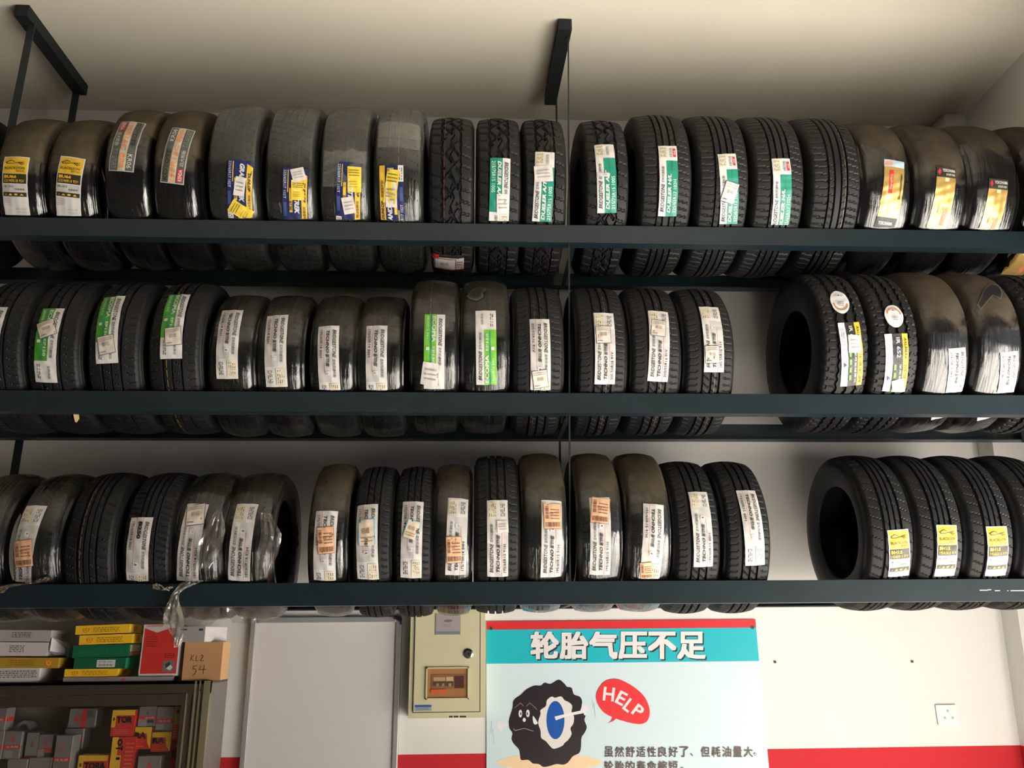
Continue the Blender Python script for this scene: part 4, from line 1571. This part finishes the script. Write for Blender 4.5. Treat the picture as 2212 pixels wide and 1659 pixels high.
YLW, DGR, KRF = pmat('yellow_card', (232, 184, 36), .5), pmat('green_card', (18, 84, 56), .5), pmat('kraft_card', (172, 128, 88), .8, noise=(8, .06))
WCD, GCD, RCD = pmat('white_card', (206, 200, 200), .6), pmat('grey_card', (126, 122, 122), .5), pmat('red_card', (196, 50, 42), .5)
LGR, OCH = pmat('light_green_card', (34, 138, 92), .5), pmat('ochre_card', (178, 140, 44), .5)
INK1, INK2 = ink((150, 100, 30)), ink((214, 110, 40))
TOPG = 'cartons piled on top of the cabinet'


def shield(x, y, s):
    return [('p', [(x, y + s * .8), (x + s * .22, y + s), (x + s * .44, y + s * .8), (x + s * .38, y + s * .3), (x + s * .22, y), (x + s * .06, y + s * .3)], INK2),
            ('p', [(x + .08 * s, y + s * .74), (x + s * .22, y + s * .88), (x + s * .36, y + s * .74), (x + s * .32, y + s * .36), (x + s * .22, y + s * .14), (x + s * .12, y + s * .36)], YLW),
            ('p', [(x + .15 * s, y + s * .64), (x + s * .22, y + s * .74), (x + s * .29, y + s * .64), (x + s * .26, y + s * .44), (x + s * .22, y + s * .34), (x + s * .18, y + s * .44)], INK2)]


YART = shield(.13, .14, .62)[:] + lines(.33, .15, .82, .78, 3, INK1, 4)
YART = [('p', [(a * .5 + .06, c) for a, c in p[1]], p[2]) if p[0] == 'p' else p for p in YART]
zc = zt


def zpx(v, y=YC + .01):
    return P(200, v, y).z


y0 = YC + .012
# left pile, bottom to top
carton('carton', 'white carton with printed rows, bottom of the leftmost pile on the cabinet', 'box', (-30, 1443, 84, 1474), y0, .17, WCD, lines(.25, .3, .96, .85, 4, DGY, 5), group=TOPG, zb=zc + .0005)
carton('carton', 'dull yellow carton with shield mark in the leftmost pile on the cabinet', 'box', (-4, 1420.5, 126, 1443), y0 - .004, .18, OCH, [('p', [(1 - a * .5 - .02, c) for a, c in p[1]], p[2]) for p in shield(.13, .1, .7)] + lines(.2, .2, .6, .8, 3, INK1, 5), group=TOPG, roll=.8)
cb = carton('carton', 'white carton with open end flap, above the dull yellow one', 'box', (-30, 1387.5, 102, 1417), y0, .17, WCD, lines(.38, .25, .62, .8, 4, DGY, 6), group=TOPG, roll=.8)
fl = MB()
fl.add([(0, 0, 0), (.03, -.02, -.016), (.05, .10, -.016), (.02, .11, .03), (0, .0, .055)], [(0, 1, 2, 3, 4)], WCD)
fo = fl.obj('end_flap', cb)
fo.location = (.135, 0, .02)
carton('carton', 'grey-white carton with small print, top of the leftmost pile', 'box', (-30, 1361, 109, 1385.5), y0, .18, pmat('pale_grey_card', (172, 166, 166), .6), lines(.4, .3, .7, .85, 3, DGY, 7), lines(.3, .3, .8, .7, 2, DGY, 3), group=TOPG, roll=.8)
# flat grey carton under the middle pile and the red carton
carton('carton', 'long flat grey carton lying under the yellow pile and the red carton', 'box', (136, 1462, 372, 1473), y0 - .006, .17, GCD, [Rr_(.30, .5, .40, .9, ink((150, 90, 90))), ('p', [(.52, .3), (.55, .8), (.58, .3)], RED)], group=TOPG, zb=zc + .0005)
zf = zpx(1462)
carton('carton', 'bright yellow carton at the bottom of the yellow and green pile', 'box', (140, 1445, 253, 1464), y0 - .004, .16, YLW, YART, [Rr_(.3, .2, .6, .8, INK2)], group=TOPG, yaw=2, zb=zf + .0012)
carton('carton', 'dark green carton with white sticker in the yellow and green pile', 'box', (161, 1421, 270, 1445), y0, .16, DGR, [Rr_(.44, .15, .80, .82, ink((214, 214, 210))), T('空气格 A001F', .48, .54, .28, .2, DGY), T('适用车型', .48, .24, .28, .2, DGY)], [Rr_(0, 0, 1, 1, LGR)], group=TOPG, yaw=3)
gc = carton('carton', 'green carton with open ends in the yellow and green pile', 'box', (159, 1393, 277, 1420), y0 - .002, .16, pmat('mid_green_card', (14, 92, 62), .5), lines(.1, .2, .9, .7, 4, ink((34, 120, 84)), 3), [Rr_(.1, .4, .9, .95, ink((214, 206, 166))), Rr_(.1, .08, .95, .35, ink((190, 116, 92)))], group=TOPG, yaw=3, roll=-1)
fl = MB()
fl.add([(0, 0, 0), (-.022, .01, .012), (-.026, .02, .03), (-.016, .02, .045), (0, .0, .05)], [(0, 1, 2, 3, 4)], DGR)
fo = fl.obj('end_flap', gc)
fo.location = (-.125, 0, .003)
carton('carton', 'second yellow carton from the top of the yellow and green pile', 'box', (173, 1371, 285, 1391), y0 - .006, .16, YLW, YART, [Rr_(.3, .2, .6, .8, INK2)], group=TOPG, yaw=3, roll=-1.6)
carton('carton', 'topmost yellow carton, touching the underside of a tyre', 'box', (165, 1350, 279, 1369), y0 - .006, .16, YLW, YART, [Rr_(.3, .2, .6, .8, INK2)], group=TOPG, yaw=3, roll=-1.8)
# red, kraft and white
carton('carton', 'tall red carton standing upright with a picture of a filter', 'box', (305, 1349, 388, 1460), y0, .06, WCD,
       [Rr_(.035, .04, .965, .93, RCD), ('p', [(.03, .93), (.36, .84), (.70, .93), (.97, 1), (.03, 1)], ink((190, 180, 176))), ('p', [(.08, .965), (.50, .965), (.50, .98), (.08, .98)], RED), Rr_(.60, .08, .90, .29, ink((112, 108, 106))),
        ('p', [(.66, .22), (.78, .28), (.80, .20), (.70, .14)], ink((60, 58, 58))), ('p', [(.70, .14), (.80, .21), (.87, .16), (.80, .10)], ink((206, 204, 204)))]
       + [('p', [(.07 + .006 * math.cos(a), .76 - .045 * k + .005 * math.sin(a)) for a in (0, 1.57, 3.14, 4.71)], WHT) for k in range(5)]
       + lines(.12, .55, .40, .78, 5, ink((130, 30, 28)), 5) + lines(.62, .33, .90, .44, 3, ink((120, 28, 26)), 6), group=TOPG, zb=zf + .0012)
PEN = ink((74, 56, 44))


def pen(lines_):
    o = []
    for pts in lines_:
        for (a, c), (d, e) in zip(pts, pts[1:]):
            l = math.hypot(d - a, e - c)
            nx, ny = -(e - c) / l * .008, (d - a) / l * .008
            o.append(('p', [(a + nx, c + ny), (a - nx, c - ny), (d - nx, e - ny), (d + nx, e + ny)], PEN))
    return o


kb = carton('carton', 'plain brown cardboard box with KL2 54 handwritten on it', 'box', (397, 1387, 478, 1469), y0, .15, KRF,
            pen([[(.18, .50), (.20, .68)], [(.27, .67), (.195, .59), (.26, .51)], [(.33, .66), (.32, .51), (.38, .52)], [(.43, .64), (.48, .665), (.51, .63), (.44, .51), (.53, .515)], [(.37, .38), (.28, .375), (.27, .30), (.34, .30), (.36, .24), (.33, .16), (.28, .13)], [(.47, .38), (.43, .28), (.62, .29)], [(.56, .40), (.55, .16)]]), [Rr_(0, 0, 1, 1, pmat('kraft_card_lit_side', (206, 160, 112), .8))], group=TOPG, yaw=4, zb=zc + .0005)  # right side's paler card colour stands in for light falling on it
wbx = MB()
YQ = YC - .032
wc = P(441, 1387.5, YQ)
hh = P(441, 1355, YQ).z - wc.z
aa = math.radians(15)
w1, w2 = .135, .17
wbx.box(-w1, 0, 0, w2, 0, hh, WCD)
wbx.add([(-w1 + .02, -.0004, hh * .78), (-w1 + .05, -.0004, hh * .78), (-w1 + .05, -.0004, hh * .88), (-w1 + .02, -.0004, hh * .88)], [(0, 1, 2, 3)], DGY)
wbx.add([(-.03, -.0004, hh * .74), (-.01, -.0004, hh * .74), (-.01, -.0004, hh * .88), (-.03, -.0004, hh * .88)], [(0, 1, 2, 3)], DGY)
for k in range(3):
    wbx.add([(-w1 + .05, -.0004, hh * (.2 + .16 * k)), (-w1 + .10, -.0004, hh * (.2 + .16 * k)), (-w1 + .10, -.0004, hh * (.23 + .16 * k)), (-w1 + .05, -.0004, hh * (.23 + .16 * k))], [(0, 1, 2, 3)], GRY)
    wbx.add([(.0004, .035, hh * (.35 + .12 * k)), (.0004, .085, hh * (.35 + .12 * k)), (.0004, .085, hh * (.38 + .12 * k)), (.0004, .035, hh * (.38 + .12 * k))], [(0, 1, 2, 3)], GRY)
o = wbx.obj('carton')
o.location = (wc.x, YQ, P(440, 1387, YC + .012).z + .001)
o.rotation_euler = (0, 0, -aa)
tag(o, 'small white carton lying askew on the brown handwritten box', 'box', TOPG)

# filter boxes behind the glass
CG = 'filter boxes inside the cabinet'
BND = ink((206, 52, 50))


def tri_logo(x, y, s, c=ink((196, 70, 70))):
    return [('p', [(x - s * .5, y), (x + s * .5, y), (x + s * .3, y + s * .35), (x - s * .3, y + s * .35)], c), ('p', [(x - s * .25, y + s * .42), (x + s * .25, y + s * .42), (x, y + s)], c)]


def oil_art(b0=.30, b1=.46, rot=False):
    a = [Rr_(0, b0, 1, b1, BND), T('OIL FILTER', .15, b0 + (b1 - b0) * .25, .7, (b1 - b0) * .5, WHT, .02, .2), Rr_(.955, 0, 1, 1, ink((196, 194, 192)))]
    return a + tri_logo(.48, b1 + .12, .30) + [Rr_(.1, .06, .55, b0 - .06, ink((150, 148, 148)))]


def oil(label, rect, dy, d=.06, art=None, **k):
    return carton('filter_box', label, 'box', rect, YC + dy, d, GCD, art if art is not None else oil_art(), k.pop('side', ()), group=CG, **k)


def tora(label, rect, dy, word='TORA', d=.06, **k):
    ft = {'TORA': (.22, .74), 'TOR': (.22, .70), 'RA': (.06, .62)}[word]
    a = [Rr_(0, .80, 1, 1, YEL), Rr_(0, .34, .18, .80, YEL), T(word, ft[0], .50, ft[1], .26, BLK, .05), ('p', [(.05, .6), (.13, .6), (.12, .72), (.06, .72)], ink((60, 50, 20)))]
    a += lines(.1, .06, .8, .28, 3, ink((232, 120, 90)), 3)
    if word == 'RA':
        a[1] = Rr_(.80, .34, 1, .80, YEL)
        a.pop(3)
    return carton('filter_box', label, 'box', rect, YC + dy, d, RCD, a, group=CG, top=YEL, **k)


f1, f2 = .05, .125
zs1 = zs + .001
# lower row, standing on the shelf
oil('grey filter box at the bottom left corner behind the glass', (14, 1640, 58, 1690), f1, art=oil_art(.05, .2), zb=zs1)
oil('grey filter box in the lowest row, beside the tall front box with red band', (61, 1637, 111, 1690), f1, art=oil_art(.05, .2), zb=zs1)
oil('tall grey filter box at the front with clear red band, left of the yellow-topped box', (115, 1589, 154, 1690), f1 - .012, .055, art=[Rr_(0, .46, 1, .55, BND), T('OIL FILTER', .08, .475, .78, .05, WHT, .02, .2), Rr_(.95, 0, 1, 1, ink((214, 212, 210)))] + tri_logo(.46, .68, .16), zb=zs1, yaw=-6)
tora('yellow-topped red box at the front bottom with full black lettering', (166, 1632, 231, 1690), f1, zb=zs1, yaw=-4)
vb = [Rr_(0, 0, .22, 1, YEL), Rr_(.10, .0, .5, .34, YEL), Rr_(.16, .66, .46, .70, BLK), Rr_(.28, .60, .34, .76, BLK)]
vb = [Rr_(0, 0, .26, 1, YEL), Rr_(.20, 0, .44, .60, YEL)] + [('p', ell(.33, .88, .11, .08, 20), BLK), ('p', ell(.33, .88, .05, .03, 16), RCD), Rr_(.18, .735, .48, .77, BLK), Rr_(.41, .70, .48, .80, BLK), Rr_(.24, .5, .40, .56, BLK)] + lines(.6, .1, .95, .9, 9, ink((232, 120, 90)), 3)
carton('filter_box', 'red and yellow box standing on end, its lettering turned sideways', 'box', (238, 1592, 289, 1690), YC + f1, .05, RCD, vb, group=CG, zb=zs1)
oil('pale grey filter box in front at the right end of the lowest row', (297, 1633, 346, 1690), f1 - .008, .05, art=[Rr_(.97, 0, 1, 1, GRY), Rr_(0, .0, 1, .30, BND)] + tri_logo(.5, .5, .35), zb=zs1)
tora('red box half hidden by the door stile, lower right behind the glass', (368, 1598, 398, 1690), f2, 'RA', zb=zs1, d=.05)
oil('grey filter box of the lowest row in the shadow right of the pale one', (349, 1640, 366, 1690), f2, .05, art=[Rr_(0, .1, 1, .3, BND)], zb=zs1)
# second row
zr2 = P(60, 1640, YC + f1).z + .002
oil('grey filter box with broad red band near the left frame edge, second row', (8, 1580, 46, 1638), f1 + .004, zb=zr2, art=oil_art(.36, .50))
oil('grey filter box cut off by the left frame edge, second row', (-34, 1579, 7, 1638), f1 + .004, zb=zr2, art=oil_art(.36, .50))
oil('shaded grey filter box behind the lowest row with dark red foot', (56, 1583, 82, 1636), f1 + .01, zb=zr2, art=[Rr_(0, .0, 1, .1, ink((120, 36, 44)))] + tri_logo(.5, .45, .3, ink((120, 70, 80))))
oil('grey filter box with white slip beside its red band, second row', (83, 1587, 113, 1636), f1 + .01, .05, zb=zr2, art=[Rr_(0, .26, 1, .42, BND), Rr_(0, .02, .45, .38, ink((150, 140, 138))), Rr_(.5, .05, 1, .22, DGY)] + tri_logo(.5, .55, .3))
zr3 = P(200, 1632, YC + f1).z
carton('filter_box', 'red box with yellow top corner lying in the second row', 'box', (290, 1571, 326, 1618), YC + f1 + .01, .06, RCD,
       [Rr_(0, .72, 1, 1, YEL), ('p', [(.80, .3), (1, 0), (1, .8), (.72, .8)], YEL), T('RA', .03, .48, .68, .30, BLK, .06), Rr_(.05, .1, .6, .13, ink((232, 120, 90)))], group=CG, top=YEL)
carton('filter_box', 'red box with yellow top corner, right neighbour of the similar one', 'box', (327, 1582, 369, 1624), YC + f1 + .01, .06, RCD,
       [Rr_(0, .74, 1, 1, YEL), ('p', [(.78, .3), (1, 0), (1, .8), (.70, .8)], YEL), T('RA', .05, .42, .64, .32, BLK, .06), Rr_(.2, .1, .7, .13, ink((232, 120, 90)))], group=CG, top=YEL)
oil('grey filter box set back with red band, above the yellow-topped front box', (138, 1574, 181, 1618), f2, .06, art=[Rr_(0, .34, 1, .52, BND), Rr_(.93, 0, 1, 1, ink((214, 212, 210))), T('FILTER', .1, .38, .6, .1, WHT, .02)])
# upper row
ra = [Rr_(.46, 0, .62, 1, BND), Rr_(.64, .55, .86, .92, ink((96, 94, 94))), Rr_(.95, .1, 1, .9, ink((206, 204, 204)))] + [('p', [(.16, .42), (.26, .30), (.26, .62)], ink((196, 70, 70))), ('p', [(.28, .26), (.38, .18), (.38, .74), (.28, .66)], ink((196, 70, 70)))]
oil('grey filter box lying on its side with upright red band at the top', (149, 1531, 209, 1572), f2 - .005, .06, art=ra)
oil('grey filter box with red band in the top left corner behind the glass', (-30, 1530, 14, 1578), f1 + .004, zb=P(0, 1579, YC + f1).z + .001, art=oil_art(.40, .58), side=[Rr_(0, .40, 1, .58, BND)])
tora('red and yellow box on top of the one standing on end', (241, 1534, 290, 1588), f1, 'TOR', zb=P(260, 1591, YC + f1).z + .001)
oil('grey filter box with white slip in the top row right of the red-yellow box', (300, 1526, 337, 1569), f1 + .015, .06, art=[Rr_(0, .36, 1, .50, BND), T('OIL FILTER', .4, .40, .5, .07, WHT, .02), Rr_(0, 0, .5, .36, ink((150, 146, 146))), Rr_(.52, .18, .9, .32, DGY)] + tri_logo(.5, .6, .22, ink((140, 80, 86))))
oil('grey filter box in the top row beside the door stile', (338, 1527, 375, 1577), f1 + .015, .06, art=[Rr_(0, .30, 1, .48, BND), T('OIL FILTER', .15, .34, .7, .09, GRY, .02), Rr_(0, .02, .45, .24, ink((150, 146, 146)))] + tri_logo(.5, .6, .22, ink((160, 80, 86))))
carton('filter_box', 'red box with yellow strip squeezed behind the door stile, upper right', 'box', (375, 1526, 399, 1597), YC + f1 + .01, .06, RCD,
       [Rr_(.0, .45, .6, 1, OCH), ('p', [(.2, .8), (.4, .8), (.38, .9), (.22, .9)], BLK), Rr_(.7, .6, 1, .9, BLK)] + lines(.1, .05, .9, .35, 4, ink((232, 120, 90)), 3), group=CG)
ringm = MB()
rc_ = P(44, 1585, YC + .1)
RW = .034
n = 20
vv, ff = [], []
for k in range(n + 1):
    a = PI * k / n
    for r in (RW, RW - .012):
        for yy in (0, .05):
            vv.append((r * math.cos(a), yy, max(0, 1.25 * r * math.sin(a))))
for k in range(n):
    o4 = 4 * k
    ff += [(o4, o4 + 4, o4 + 5, o4 + 1), (o4 + 2, o4 + 3, o4 + 7, o4 + 6), (o4, o4 + 2, o4 + 6, o4 + 4), (o4 + 1, o4 + 5, o4 + 7, o4 + 3)]
ringm.add(vv, ff, GCD)
o = ringm.obj('card_strip')
o.location = (rc_.x, YC + .12, P(44, 1580, YC + .12).z)
tag(o, 'curved strip of grey card arching behind the left filter boxes', 'card strip')
